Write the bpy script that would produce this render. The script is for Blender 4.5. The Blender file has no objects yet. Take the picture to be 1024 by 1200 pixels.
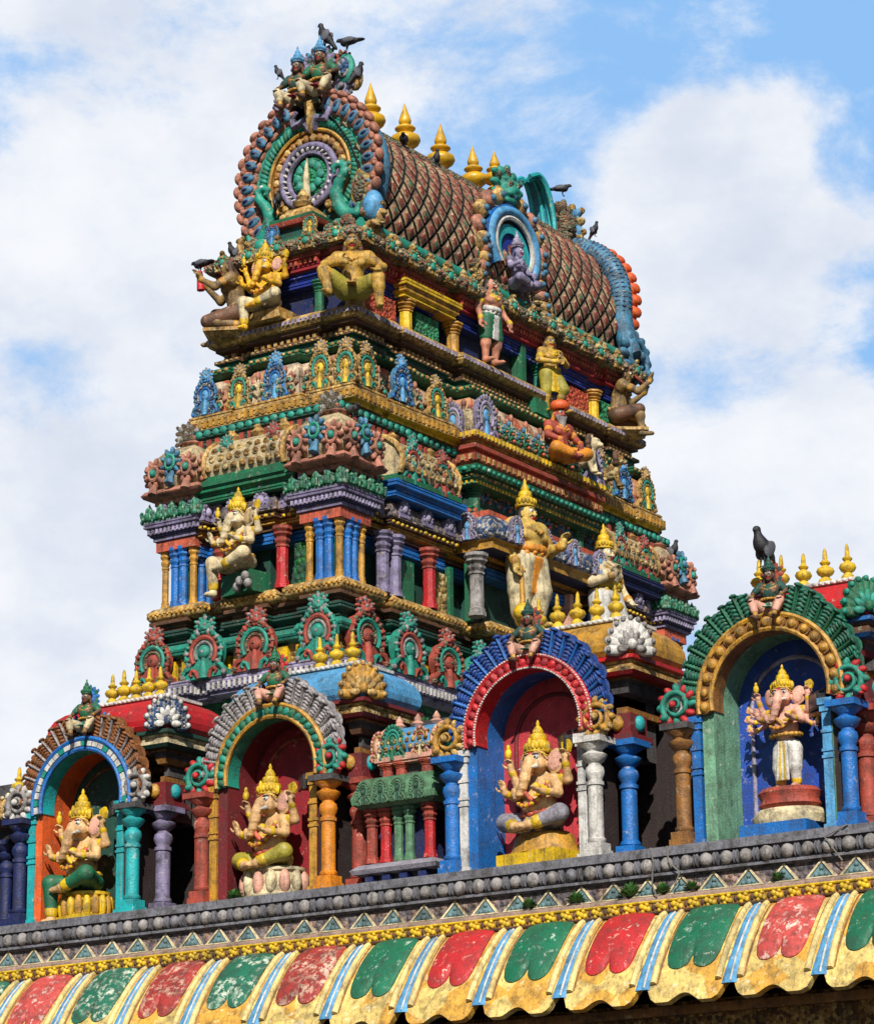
import bpy, math, random
import numpy as np
from mathutils import Vector, Matrix
random.seed(7)
PI=math.pi
sc=bpy.context.scene
COL=sc.collection
R=math.radians

# ---------------------------------------------------------------- materials
def lin(c):
    out=[]
    for v in c:
        v=v/255.0
        out.append(v/12.92 if v<=0.04045 else ((v+0.055)/1.055)**2.4)
    return (out[0],out[1],out[2],1.0)
MATS={}
def _nd(nt,t,**k):
    n=nt.nodes.new(t)
    for a,v in k.items(): setattr(n,a,v)
    return n
def paint(name,rgb,dirt=.5,rough=.5,bump=.35,chip=(204,190,164),chipamt=.55,rgb2=None,carve=0,carvescale=14,rgb3=None,var=.22,metal=0.0,weave=None,gscale=1.0,chipt=.585):
    g_=sum(rgb)/3; rgb=tuple(max(4,(g_+(v-g_)*.97)*.97) for v in rgb)
    """weathered paint on plaster: broad tone drift, soot blotches, rain streaks, small chips, fine relief"""
    m=bpy.data.materials.new(name); m.use_nodes=True
    nt=m.node_tree; nt.nodes.clear(); L=nt.links.new
    out=_nd(nt,'ShaderNodeOutputMaterial'); bs=_nd(nt,'ShaderNodeBsdfPrincipled'); L(bs.outputs[0],out.inputs[0])
    bs.inputs['Metallic'].default_value=metal
    tc=_nd(nt,'ShaderNodeTexCoord'); oi=_nd(nt,'ShaderNodeObjectInfo')
    mul=_nd(nt,'ShaderNodeMath',operation='MULTIPLY'); mul.inputs[1].default_value=57.0; L(oi.outputs['Random'],mul.inputs[0])
    add=_nd(nt,'ShaderNodeVectorMath',operation='ADD'); L(tc.outputs['Object'],add.inputs[0]); L(mul.outputs[0],add.inputs[1])
    P=add.outputs[0]
    def noise(s,d=5,r=.6,vec=P):
        n=_nd(nt,'ShaderNodeTexNoise'); n.inputs['Scale'].default_value=s; n.inputs['Detail'].default_value=d; n.inputs['Roughness'].default_value=r; L(vec,n.inputs['Vector']); return n.outputs['Fac']
    def ramp(src,a,b,lo=0,hi=1):
        r=_nd(nt,'ShaderNodeMapRange'); r.clamp=True
        r.inputs[1].default_value=a; r.inputs[2].default_value=b; r.inputs[3].default_value=lo; r.inputs[4].default_value=hi; L(src,r.inputs[0]); return r.outputs[0]
    def mix(fac,c1,c2,mode='MIX'):
        x=_nd(nt,'ShaderNodeMix',data_type='RGBA',blend_type=mode)
        for s,v in ((x.inputs[0],fac),(x.inputs[6],c1),(x.inputs[7],c2)):
            if isinstance(v,(tuple,float,int)): s.default_value=v
            else: L(v,s)
        return x.outputs[2]
    base=lin(rgb)
    col=base
    vor=None
    if carve or rgb2:
        vo=_nd(nt,'ShaderNodeTexVoronoi',feature='F1'); vo.inputs['Scale'].default_value=carvescale; L(P,vo.inputs['Vector']); vor=vo
    if rgb2:
        sep=_nd(nt,'ShaderNodeSeparateColor'); L(vor.outputs['Color'],sep.inputs[0])
        col=mix(ramp(sep.outputs[0],.42,.5),base,lin(rgb2))
        if rgb3: col=mix(ramp(sep.outputs[1],.66,.72),col,lin(rgb3))
    n1=noise(2.2*gscale,4)
    col=mix(1.0,col,mix(ramp(n1,.3,.7),(1-var,1-var,1-var,1),(1+var*.6,1+var*.6,1+var*.6,1)),'MULTIPLY')
    n5=noise(85*gscale,4,.7)
    col=mix(1.0,col,mix(ramp(n5,.3,.7),(.74,.74,.74,1),(1.12,1.12,1.12,1)),'MULTIPLY')
    # chips
    n3=noise(15*gscale,7,.72)
    n3b=noise(5*gscale,3)
    cm=_nd(nt,'ShaderNodeMath',operation='MULTIPLY'); L(ramp(n3,chipt,chipt+.05),cm.inputs[0]); L(ramp(n3b,.42,.6,0,chipamt),cm.inputs[1])
    col=mix(cm.outputs[0],col,lin(chip))
    # soot
    n2=noise(6.5*gscale,9,.72)
    col=mix(ramp(n2,.45,.69,0,min(1,dirt*1.35)),col,(.022,.018,.014,1))
    n6=noise(24*gscale,7,.75)
    col=mix(ramp(n6,.53,.70,0,dirt*.8),col,(.05,.04,.03,1))
    # rain streaks
    mp=_nd(nt,'ShaderNodeMapping'); mp.inputs['Scale'].default_value=(26,26,1.6); L(P,mp.inputs['Vector'])
    n4=noise(1.0,5,.6,mp.outputs[0])
    col=mix(ramp(n4,.52,.68,0,dirt*.85),col,(.03,.024,.018,1))
    L(col,bs.inputs['Base Color'])
    L(ramp(n2,.3,.7,rough-.12,min(1,rough+.3)),bs.inputs['Roughness'])
    # relief
    bn=noise(48*gscale,4,.6)
    h=bn
    if carve:
        a=_nd(nt,'ShaderNodeMath',operation='MULTIPLY_ADD'); L(ramp(vor.outputs['Distance'],0,.75,1,0),a.inputs[0]); a.inputs[1].default_value=carve; L(bn,a.inputs[2]); h=a.outputs[0]
    bp=_nd(nt,'ShaderNodeBump'); bp.inputs['Strength'].default_value=bump if not carve else .9; bp.inputs['Distance'].default_value=.028 if not carve else .04
    L(h,bp.inputs['Height']); L(bp.outputs[0],bs.inputs['Normal'])
    MATS[name]=m
    return m
M=MATS
paint('yellow',(238,194,24),.6,.42)
paint('gold',(206,150,46),.7,.45)
paint('finial_gold',(226,172,24),.35,.3,bump=.2)
paint('ochre',(200,158,82),.8,.6,rgb2=(176,130,62),rgb3=(214,180,110),carvescale=26)
paint('mustard_carved',(196,156,70),.6,.6,carve=1.4,carvescale=16,rgb2=(150,110,52),rgb3=(214,190,130))
paint('teal',(24,150,128),.5,.5)
paint('green',(14,112,74),.5,.5)
paint('leaf_green',(22,120,50),.5,.55,carve=1.2,carvescale=15,rgb2=(14,88,60))
paint('dark_green',(12,76,64),.55,.6,chipamt=.3)
paint('sage',(88,138,100),.65,.6)
paint('red',(200,26,34),.4,.42)
paint('brick',(176,70,52),.6,.6)
paint('coral',(216,96,66),.7,.55)
paint('orange',(238,98,34),.35,.5)
paint('maroon',(122,26,34),.45,.6,chipamt=.3)
paint('crimson',(160,24,38),.35,.55,chipamt=.35)
paint('blue',(18,112,196),.45,.42)
paint('sky_blue',(84,164,216),.55,.5)
paint('deep_blue',(14,48,150),.35,.5)
paint('navy',(16,34,92),.5,.5,chipamt=.25)
paint('turquoise',(26,178,182),.4,.42)
paint('lilac',(138,128,164),.75,.6)
paint('pale_lilac',(176,166,196),.65,.6)
paint('white',(220,216,208),.5,.55,chip=(120,110,100))
paint('cream',(226,208,164),.65,.6,chip=(120,100,80))
paint('stone',(160,155,152),.8,.7,chip=(90,84,80))
paint('dark_stone',(84,82,84),.8,.7,chip=(140,136,130),chipamt=.3)
paint('skin_pink',(232,170,146),.45,.5)
paint('skin_gold',(222,184,86),.55,.5)
paint('skin_tan',(196,164,112),.85,.55,chip=(90,70,50))
paint('skin_yellow',(238,178,28),.5,.45)
paint('skin_pale',(228,206,160),.55,.55)
paint('black',(14,13,13),.2,.5,chipamt=.1)
paint('brown',(104,66,40),.7,.6)
paint('grey_cloth',(150,146,158),.5,.6)
paint('patina',(176,160,118),.85,.7,carve=1.5,carvescale=27,rgb2=(104,132,108),rgb3=(168,104,78))
paint('patina_cream',(214,196,156),.8,.7,carve=1.3,carvescale=22,rgb2=(176,152,116),rgb3=(196,128,96))
paint('orange_carved',(224,92,44),.5,.6,carve=1.6,carvescale=22,rgb2=(196,62,40))
paint('green_carved',(20,138,88),.45,.55,carve=1.5,carvescale=24,rgb2=(34,164,110))
paint('blue_carved',(18,58,140),.5,.55,carve=1.5,carvescale=16,rgb2=(22,84,170))
paint('stone_carved',(142,126,124),.8,.75,carve=1.5,carvescale=17,rgb2=(112,104,110),rgb3=(170,140,126))
paint('blue_white',(60,104,160),.7,.6,carve=1.2,carvescale=19,rgb2=(196,192,184),rgb3=(34,70,120))
paint('red_worn',(200,38,42),.45,.5,chipamt=.8,chipt=.57,chip=(226,190,170))
paint('green_worn',(12,112,78),.45,.5,chipamt=.8,chipt=.575,chip=(190,206,190))
paint('eave_yellow',(240,206,116),.6,.55,chipamt=.8,chipt=.56,chip=(246,232,196),rgb2=(226,170,66),rgb3=(238,206,120),carvescale=3)
paint('feather_gray',(176,170,172),.75,.6)
paint('feather_brown',(150,88,34),.7,.5)
paint('feather_blue',(16,74,160),.6,.45)
paint('feather_green',(14,112,86),.65,.45)
paint('bird_black',(30,29,34),.1,.45,chipamt=.05,chip=(60,60,70))
paint('bird_grey',(88,88,98),.2,.5,chipamt=.05)
paint('metal_black',(16,16,18),.1,.35,chipamt=.05)
paint('lamp_glass',(60,64,70),.1,.12,chipamt=0,bump=.02)
paint('ledge_stone',(124,124,132),.75,.65,chip=(160,156,150),chipamt=.4)
paint('dark_interior',(24,19,20),.4,.8,chipamt=.02)
paint('hall_wall',(44,26,28),.6,.8,chipamt=.05)  # colour darkened to stand for the black shade between the shrines
paint('bronze',(150,118,66),.95,.5,chip=(210,180,110),chipamt=.7,chipt=.56)
paint('guard_gold',(206,160,58),.8,.5)
paint('dusty_blue',(66,132,168),.8,.5)
paint('dusty_coral',(190,122,98),.7,.6)
paint('weed',(50,104,26),.2,.6,chipamt=.1)
paint('cable',(120,116,108),.2,.6,chipamt=.1)
paint('gold_brown',(158,104,40),.6,.5)
paint('tile_cream',(184,154,116),.75,.65,rgb2=(160,118,90),carvescale=3)
paint('bloom_red',(142,52,42),.5,.6)
paint('gold_carved',(178,128,52),.65,.55,carve=1.4,carvescale=26,rgb2=(120,78,34),rgb3=(200,160,90))

# ---------------------------------------------------------------- mesh builder
def noacc(n): return n
class MB:
    def __init__(s): s.v=[]; s.f=[]; s.mi=[]; s.sm=[]; s.uv={}; s.X=Matrix.Identity(4)
    def add(s,vs,fs,m=0,smooth=False):
        o=len(s.v); X=s.X
        for p in vs: s.v.append(tuple(X@Vector(p)))
        flip=X.to_3x3().determinant()<0
        for i,f in enumerate(fs):
            ff=[o+j for j in f]
            s.f.append(ff[::-1] if flip else ff); s.mi.append(m[i] if isinstance(m,list) else m); s.sm.append(smooth)
    def box(s,x0,x1,y0,y1,z0,z1,m=0,t=0):
        s.add([(x0,y0,z0),(x1,y0,z0),(x1,y1,z0),(x0,y1,z0),(x0+t,y0+t,z1),(x1-t,y0+t,z1),(x1-t,y1-t,z1),(x0+t,y1-t,z1)],
              [(0,3,2,1),(4,5,6,7),(0,1,5,4),(1,2,6,5),(2,3,7,6),(3,0,4,7)],m)
    def lathe(s,prof,n=16,c=(0,0,0),m=0,rot=0,smooth=True,sx=1,sy=1):
        """prof: (r,z[,mat]) bottom to top"""
        vs=[];fs=[];ms=[]
        for q in prof:
            r,z=q[0],q[1]
            for k in range(n):
                a=rot+2*PI*k/n; vs.append((c[0]+sx*r*math.cos(a),c[1]+sy*r*math.sin(a),c[2]+z))
        for i in range(len(prof)-1):
            mm=prof[i+1][2] if len(prof[i+1])>2 else m
            for k in range(n):
                k2=(k+1)%n; fs.append((i*n+k,i*n+k2,(i+1)*n+k2,(i+1)*n+k)); ms.append(mm)
        fs.append(tuple(range(n))[::-1]); ms.append(prof[0][2] if len(prof[0])>2 else m)
        b=(len(prof)-1)*n; fs.append(tuple(b+k for k in range(n))); ms.append(prof[-1][2] if len(prof[-1])>2 else m)
        s.add(vs,fs,ms,smooth)
    def ell(s,c,r,m=0,nu=10,nv=7,rot=None):
        vs=[];fs=[]
        Q=rot.to_matrix() if rot is not None else Matrix.Identity(3)
        c=Vector(c)
        for j in range(1,nv):
            b=-PI/2+PI*j/nv
            for i in range(nu):
                a=2*PI*i/nu
                vs.append(tuple(c+Q@Vector((r[0]*math.cos(b)*math.cos(a),r[1]*math.cos(b)*math.sin(a),r[2]*math.sin(b)))))
        lo=len(vs); vs.append(tuple(c+Q@Vector((0,0,-r[2])))); vs.append(tuple(c+Q@Vector((0,0,r[2]))))
        for j in range(nv-2):
            for i in range(nu):
                k=(i+1)%nu; fs.append((j*nu+i,j*nu+k,(j+1)*nu+k,(j+1)*nu+i))
        for i in range(nu):
            k=(i+1)%nu; fs.append((lo,k,i)); fs.append((lo+1,(nv-2)*nu+i,(nv-2)*nu+k))
        s.add(vs,fs,m,True)
    def tube(s,path,r,n=8,m=0,closed=False,caps=True,flat=1.0):
        """round bar along path; r number or list"""
        P=[Vector(p) for p in path]; N=len(P); vs=[];fs=[]
        up=None
        for i in range(N):
            a=P[(i-1)%N] if (closed or i>0) else P[i]; b=P[(i+1)%N] if (closed or i<N-1) else P[i]
            t=(b-a).normalized()
            if up is None:
                up=Vector((0,1,0)) if abs(t.y)<.9 else Vector((0,0,1))
            u=(up-t*up.dot(t)).normalized(); w=t.cross(u); up=u
            rr=r[i] if isinstance(r,(list,tuple)) else r
            for k in range(n):
                q=2*PI*k/n; vs.append(tuple(P[i]+u*(rr*flat*math.cos(q))+w*(rr*math.sin(q))))
        for i in range(N if closed else N-1):
            j=(i+1)%N
            for k in range(n):
                l=(k+1)%n; fs.append((i*n+k,i*n+l,j*n+l,j*n+k))
        if caps and not closed:
            fs.append(tuple(range(n))[::-1]); fs.append(tuple((N-1)*n+k for k in range(n)))
        s.add(vs,fs,m,True)
    def slab(s,outline,y0,y1,m=0,bevel=0):
        """outline in (x,z), facing -y; y0 front, y1 back"""
        n=len(outline); vs=[(x,y0,z) for x,z in outline]+[(x,y1,z) for x,z in outline]
        A=sum(outline[i][0]*outline[(i+1)%n][1]-outline[(i+1)%n][0]*outline[i][1] for i in range(n))
        fs=[tuple(range(n)),tuple(range(n,2*n))[::-1]]+[(i,n+i,n+(i+1)%n,(i+1)%n) for i in range(n)]
        if A<0: fs=[f[::-1] for f in fs]
        s.add(vs,fs,m)
    def sweep(s,plan,prof,m=0,close=True):
        """plan: CCW axis-aligned polygon; prof: (off,z[,mat]) bottom to top"""
        n=len(plan); nor=[]
        for i in range(n):
            a=plan[i]; b=plan[(i+1)%n]; d=(b[0]-a[0],b[1]-a[1]); l=math.hypot(*d); nor.append((d[1]/l,-d[0]/l))
        vs=[];fs=[];ms=[]
        for q in prof:
            for i in range(n):
                e=nor[i-1]; g=nor[i]; vs.append((plan[i][0]+(e[0]+g[0])*q[0],plan[i][1]+(e[1]+g[1])*q[0],q[1]))
        for j in range(len(prof)-1):
            mm=prof[j+1][2] if len(prof[j+1])>2 else m
            for i in range(n):
                k=(i+1)%n; fs.append((j*n+i,j*n+k,(j+1)*n+k,(j+1)*n+i)); ms.append(mm)
        if close:
            fs.append(tuple(range(n))[::-1]); ms.append(m); fs.append(tuple((len(prof)-1)*n+i for i in range(n))); ms.append(ms[-2] if ms else m)
        s.add(vs,fs,ms)
    def grid(s,fn,nu,nv,m=0,smooth=True,thick=0):
        vs=[];fs=[]
        for j in range(nv+1):
            for i in range(nu+1): vs.append(tuple(fn(i/nu,j/nv)))
        w=nu+1
        for j in range(nv):
            for i in range(nu): fs.append((j*w+i,j*w+i+1,(j+1)*w+i+1,(j+1)*w+i))
        s.add(vs,fs,m,smooth)
    def mesh(s,name,mats,center=None):
        me=bpy.data.meshes.new(name)
        V=s.v
        if center is not None: V=[(x-center[0],y-center[1],z-center[2]) for x,y,z in V]
        me.from_pydata(V,[],s.f)
        for mt in mats: me.materials.append(M[mt] if isinstance(mt,str) else mt)
        me.polygons.foreach_set('material_index',s.mi)
        me.polygons.foreach_set('use_smooth',s.sm)
        me.update()
        if any(s.sm): me.set_sharp_from_angle(angle=R(50))
        return me
    def bottom(s):
        a=np.array(s.v); lo=a.min(0); hi=a.max(0); return Vector(((lo[0]+hi[0])/2,(lo[1]+hi[1])/2,lo[2]))

WP={}   # world position of each linked object
def link(name,me,parent=None,loc=(0,0,0),rz=0,scale=None,over=None):
    o=bpy.data.objects.new(name,me); COL.objects.link(o)
    loc=Vector(loc)
    if parent is not None:
        o.parent=parent
    o.location=loc; o.rotation_euler=(0,0,rz)
    if scale is not None: o.scale=scale if hasattr(scale,'__len__') else (scale,)*3
    if over:
        for i,mt in over.items():
            if i<len(o.material_slots):
                o.material_slots[i].link='OBJECT'; o.material_slots[i].material=M[mt]
    return o
def thing(name,label,cat,loc=(0,0,0),rz=0,group=None):
    o=link(name,None,None,loc,rz); WP[o.name]=Vector(loc)
    o['label']=label; o['category']=cat
    if group: o['group']=group
    return o
def tag(o,label,cat,group=None):
    o['label']=label; o['category']=cat
    if group: o['group']=group
    return o
def part(name,mb,mats,parent):
    """mesh given in WORLD coordinates under an unrotated parent"""
    if isinstance(mats,str): mats=[mats]
    c=mb.bottom(); me=mb.mesh(name,mats,c)
    pw=WP[parent.name] if parent is not None else Vector((0,0,0))
    o=link(name,me,parent,c-pw); WP[o.name]=c
    return o
def inst(name,me,parent,world,rz=0,scale=None,over=None):
    """a copy of a shared mesh placed at a WORLD point under an unrotated parent"""
    w=Vector(world); o=link(name,me,parent,w-WP[parent.name],rz,scale,over); WP[o.name]=w
    return o

# ---------------------------------------------------------------- implicit surfaces for figures
def sdf_mesh(name,prims,mats,h=.012,k=.02,scale=1.0):
    big=1.0
    lo=np.array([1e9]*3); hi=-lo
    for p in prims:
        if p[0]=='c':
            for q,r in ((p[1],p[3]),(p[2],p[4])):
                q=np.array(q,float); lo=np.minimum(lo,q-r); hi=np.maximum(hi,q+r)
        else:
            q=np.array(p[1],float); r=max(p[2]); lo=np.minimum(lo,q-r); hi=np.maximum(hi,q+r)
    lo-=3*h+k; hi+=3*h+k
    n=np.ceil((hi-lo)/h).astype(int)+1
    F=np.full(n,big,np.float32); B=np.full(n,big,np.float32); Mi=np.zeros(n,np.int8)
    for p in prims:
        kk=k
        if p[0]=='c':
            a=np.array(p[1],float); b=np.array(p[2],float); ra,rb=p[3],p[4]; m=p[5]
            if len(p)>6: kk=p[6]
            l=np.minimum(a-ra,b-rb); u=np.maximum(a+ra,b+rb)
        else:
            a=np.array(p[1],float); rr=np.array(p[2],float); m=p[3]; rot=p[4] if len(p)>4 else None
            if len(p)>5: kk=p[5]
            e=rr if rot is None else np.array([rr.max()]*3)
            l=a-e; u=a+e
        mg=kk+3*h
        i0=np.maximum(((l-mg-lo)/h).astype(int),0); i1=np.minimum(((u+mg-lo)/h).astype(int)+2,n)
        g=np.meshgrid(*[lo[d]+h*np.arange(i0[d],i1[d]) for d in range(3)],indexing='ij')
        if p[0]=='c':
            ba=b-a; L2=max(ba@ba,1e-9)
            t=np.clip(((g[0]-a[0])*ba[0]+(g[1]-a[1])*ba[1]+(g[2]-a[2])*ba[2])/L2,0,1)
            d=np.sqrt((g[0]-a[0]-t*ba[0])**2+(g[1]-a[1]-t*ba[1])**2+(g[2]-a[2]-t*ba[2])**2)-(ra+(rb-ra)*t)
        else:
            x,y,z=g[0]-a[0],g[1]-a[1],g[2]-a[2]
            if rot is not None:
                Q=np.array(rot.to_matrix().transposed())
                x,y,z=(Q[0,0]*x+Q[0,1]*y+Q[0,2]*z,Q[1,0]*x+Q[1,1]*y+Q[1,2]*z,Q[2,0]*x+Q[2,1]*y+Q[2,2]*z)
            k0=np.sqrt((x/rr[0])**2+(y/rr[1])**2+(z/rr[2])**2)+1e-9
            k1=np.sqrt((x/rr[0]**2)**2+(y/rr[1]**2)**2+(z/rr[2]**2)**2)+1e-9
            d=k0*(k0-1)/k1
        sl=tuple(slice(i0[q],i1[q]) for q in range(3))
        f=F[sl]
        if kk>0:
            hh=np.clip(.5+.5*(f-d)/kk,0,1); nf=f*(1-hh)+d*hh-kk*hh*(1-hh)
        else: nf=np.minimum(f,d)
        F[sl]=nf
        up=d<B[sl]; B[sl]=np.where(up,d,B[sl]); Mi[sl]=np.where(up,m,Mi[sl])
    I=F<0; nx,ny,nz=F.shape
    cs=np.zeros((nx-1,ny-1,nz-1),np.int8)
    for a in (0,1):
        for b in (0,1):
            for c in (0,1): cs+=I[a:nx-1+a,b:ny-1+b,c:nz-1+c]
    act=(cs>0)&(cs<8)
    pos=np.zeros(act.shape+(3,),np.float32); cnt=np.zeros(act.shape,np.float32)
    for ax in range(3):
        o1,o2=[d for d in range(3) if d!=ax]
        for p1 in (0,1):
            for p2 in (0,1):
                st=[0,0,0]; st[o1]=p1; st[o2]=p2
                s0=tuple(slice(st[d],F.shape[d]-1+st[d]) for d in range(3))
                st[ax]=1
                s1=tuple(slice(st[d],F.shape[d]-1+st[d]) for d in range(3))
                f0=F[s0]; f1=F[s1]; cr=(f0<0)!=(f1<0)
                t=np.where(cr,f0/np.where(cr,f0-f1,1),0)
                pos[...,ax]+=t; pos[...,o1]+=cr*p1; pos[...,o2]+=cr*p2; cnt+=cr
    idx=-np.ones(act.shape,np.int64); ids=np.argwhere(act); idx[act]=np.arange(len(ids))
    V=(ids+pos[act]/np.maximum(cnt[act],1)[:,None])*h+lo
    faces=[]; fm=[]
    for ax in range(3):
        o1,o2=[(1,2),(2,0),(0,1)][ax]
        s0=[slice(1,-1)]*3; s1=[slice(1,-1)]*3; s0[ax]=slice(0,-1); s1[ax]=slice(1,None)
        a=I[tuple(s0)]; b=I[tuple(s1)]
        e=np.argwhere(a!=b)
        if len(e)==0: continue
        off=np.array([1,1,1]); off[ax]=0
        e=e+off
        ins=I[tuple(e.T)]
        def cell(d1,d2):
            q=e.copy(); q[:,o1]-=d1; q[:,o2]-=d2; return idx[tuple(q.T)]
        q=np.stack([cell(1,1),cell(0,1),cell(0,0),cell(1,0)],1)
        q[~ins]=q[~ins][:,::-1]
        faces.append(q); fm.append(Mi[tuple(e.T)])
    Fc=np.concatenate(faces); Fm=np.concatenate(fm)
    V=V*scale
    me=bpy.data.meshes.new(name)
    me.vertices.add(len(V)); me.vertices.foreach_set('co',V.astype(np.float32).ravel())
    me.loops.add(len(Fc)*4); me.loops.foreach_set('vertex_index',Fc.astype(np.int32).ravel())
    me.polygons.add(len(Fc)); me.polygons.foreach_set('loop_start',np.arange(0,len(Fc)*4,4,dtype=np.int32))
    me.update(calc_edges=True)
    for mt in mats: me.materials.append(M[mt])
    me.polygons.foreach_set('material_index',Fm.astype(np.int32)); me.polygons.foreach_set('use_smooth',np.ones(len(Fc),bool))
    me.validate(); me.update()
    return me
def eu(x=0,y=0,z=0):
    from mathutils import Euler
    return Euler((R(x),R(y),R(z)))
# ---------------------------------------------------------------- shared ornament meshes (all face -y, stand on z=0)
def kudu_mesh(name,mats,w=1.0,h=1.1,thick=.16):
    """horseshoe medallion: plate, scrolled rim, two rings, boss with stem"""
    b=MB(); r=.40; cz=.46
    out=[(-.5,0),(-.5,.1),(-.40,.16)]
    for i in range(0,13):
        a=R(215)-R(250)*i/12
        out.append((r*math.cos(a)*1.0,cz+r*math.sin(a)))
    out+=[(.40,.16),(.5,.1),(.5,0)]
    b.slab(out,0,thick,0)
    def ring(rad,tr,m,a0=-40,a1=220,n=20,y=-.01):
        pts=[(rad*math.cos(R(a0+(a1-a0)*i/n)),y,cz+rad*math.sin(R(a0+(a1-a0)*i/n))) for i in range(n+1)]
        b.tube(pts,tr,6,m)
    ring(.40,.035,0,-38,218)
    ring(.28,.045,1)
    ring(.19,.03,3)
    b.ell((0,-.01,cz+.01),(.13,.07,.13),2)
    b.ell((0,-.03,cz+.01),(.05,.07,.05),3,8,5)
    b.tube([(0,0,cz-.1),(0,-.02,.2),(0,0,.0)],[.05,.07,.10],8,2)
    for s in (-1,1):
        b.tube([(s*.12,0,.0),(s*.17,-.02,.12),(s*.24,-.02,.16),(s*.30,-.02,.10),(s*.26,-.02,.05)],[.05,.045,.04,.035,.025],6,1)
        b.tube([(s*.30,-.0,.22),(s*.40,-.03,.18),(s*.46,-.02,.10),(s*.42,-.02,.04)],[.05,.05,.045,.03],6,0)
        b.ell((s*.46,-.02,.05),(.06,.06,.06),3,8,5)
    for i in range(15):
        a=R(-32+244*i/14)
        b.ell((.385*math.cos(a),-.02,cz+.385*math.sin(a)),(.045,.05,.065),0 if i%2 else 3,7,5,eu(0,-math.degrees(a)+90,0))
    for i in range(11):
        a=R(-20+220*i/10)
        b.ell((.335*math.cos(a),-.015,cz+.335*math.sin(a)),(.022,.03,.03),1,6,4)
    b.v=[(x*w,y*w,z*h) for x,y,z in b.v]
    return b.mesh(name,mats)

def crest_mesh(name,mats):
    """grinning lion-face crest with curled mane, about 1 x 1, base at z=0"""
    p=[('e',(0,0,.40),(.26,.18,.28),0),('e',(0,-.15,.33),(.13,.10,.10),0),('e',(-.10,-.14,.24),(.10,.08,.07),0),('e',(.10,-.14,.24),(.10,.08,.07),0),
       ('e',(0,-.08,.12),(.16,.10,.09),0),('e',(0,-.16,.18),(.10,.05,.035),2,None,0),
       ('e',(-.11,-.17,.44),(.055,.045,.055),1,None,.01),('e',(.11,-.17,.44),(.055,.045,.055),1,None,.01),
       ('e',(-.11,-.208,.44),(.024,.02,.024),2,None,0),('e',(.11,-.208,.44),(.024,.02,.024),2,None,0),
       ('c',(-.2,-.12,.55),(-.04,-.16,.51),.04,.03,0),('c',(.2,-.12,.55),(.04,-.16,.51),.04,.03,0)]
    for i in range(9):
        a=R(-25+230*i/8); ca,sa=math.cos(a),math.sin(a)
        p.append(('e',(.36*ca,0,.42+.36*sa),(.09,.08,.12),0 if i%2 else 1,eu(0,90-math.degrees(a),0),.02))
        if i%2==0: p.append(('e',(.48*ca,-.02,.42+.46*sa),(.06,.06,.07),0,None,.02))
    for s in (-1,1):
        p+= [('c',(s*.25,0,.15),(s*.42,-.02,.02),.09,.07,0),('c',(s*.42,-.02,.02),(s*.36,-.06,.12),.06,.03,1)]
    return sdf_mesh(name,p,mats,h=.032,k=.05)

def feather_mesh(name,mats):
    """curled plume leaf, base at origin, 1 long along z"""
    b=MB()
    def f(u,v):
        w=.20*(math.sin(PI*min(1,.18+.82*v))**.6)*(1 if v<.96 else .5)
        x=(u-.5)*2
        rip=.018*abs(math.sin(v*PI*5))*(abs(x)**.5)
        return (x*(w+rip*1.2), -.10*(1-x*x)-.02*math.cos(x*9)-.07*v*v+rip, v)
    b.grid(f,10,18,0)
    def g(u,v):
        q=f(u,v); return (q[0]*.98,.05,q[2])
    o=len(b.v); b.grid(lambda u,v:g(1-u,v),10,18,0)
    b.tube([(0,-.09,.02),(0,-.125,.5),(0,-.175,.86)],[.022,.026,.02],6,1)
    for i in range(6):
        z=.16+.13*i
        for s in (-1,1): b.ell((s*.10,-.085-.06*z*z,z),(.062,.05,.085),0,8,6,eu(0,s*32,0)); b.ell((s*.175,-.05-.06*z*z,z+.02),(.045,.045,.06),0,7,5,eu(0,s*40,0))
    b.ell((0,-.165,.93),(.07,.05,.06),0,8,6)
    return b.mesh(name,mats)

def leaf_mesh(name,mats):
    """flame leaf of the great gable: rounded tip with an inset dark panel, 1 long along z"""
    b=MB()
    b.ell((0,0,.5),(.24,.12,.5),0,12,9)
    b.ell((0,-.08,.42),(.13,.08,.30),1,10,7)
    b.ell((0,-.12,.46),(.05,.07,.16),2,8,6)
    b.ell((0,-.05,.90),(.17,.13,.15),0,10,7)
    b.ell((-.15,-.06,.70),(.10,.1,.14),0,8,6); b.ell((.15,-.06,.70),(.10,.1,.14),0,8,6)
    return b.mesh(name,mats)

def volute_mesh(name,mats):
    """sea-beast scroll: spiral body, scalloped outer frill, boss; about 1 across, centred"""
    b=MB(); pts=[];rs=[]
    for i in range(40):
        t=i/39; a=R(-60)+t*R(680); r=.37*(1-t)**.9+.045
        pts.append((r*math.cos(a),-.04-.05*t,r*math.sin(a))); rs.append(.062*(1-t)+.030)
    b.tube(pts,rs,8,0)
    b.slab([(.40*math.cos(2*PI*i/20),.40*math.sin(2*PI*i/20)) for i in range(20)],-.02,.14,2)
    for i in range(12):
        a=2*PI*i/12
        b.ell((.44*math.cos(a),-.02,.44*math.sin(a)),(.10,.10,.15),1 if i%3 else 0,8,6,eu(0,90-math.degrees(a)+18,0))
    b.ell((.05,-.14,.02),(.10,.08,.10),1,10,7)
    b.ell((.30,-.12,-.30),(.13,.10,.09),0,8,6,eu(0,35,0)); b.ell((.40,-.12,-.38),(.07,.07,.05),1,8,6)
    return b.mesh(name,mats)

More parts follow.
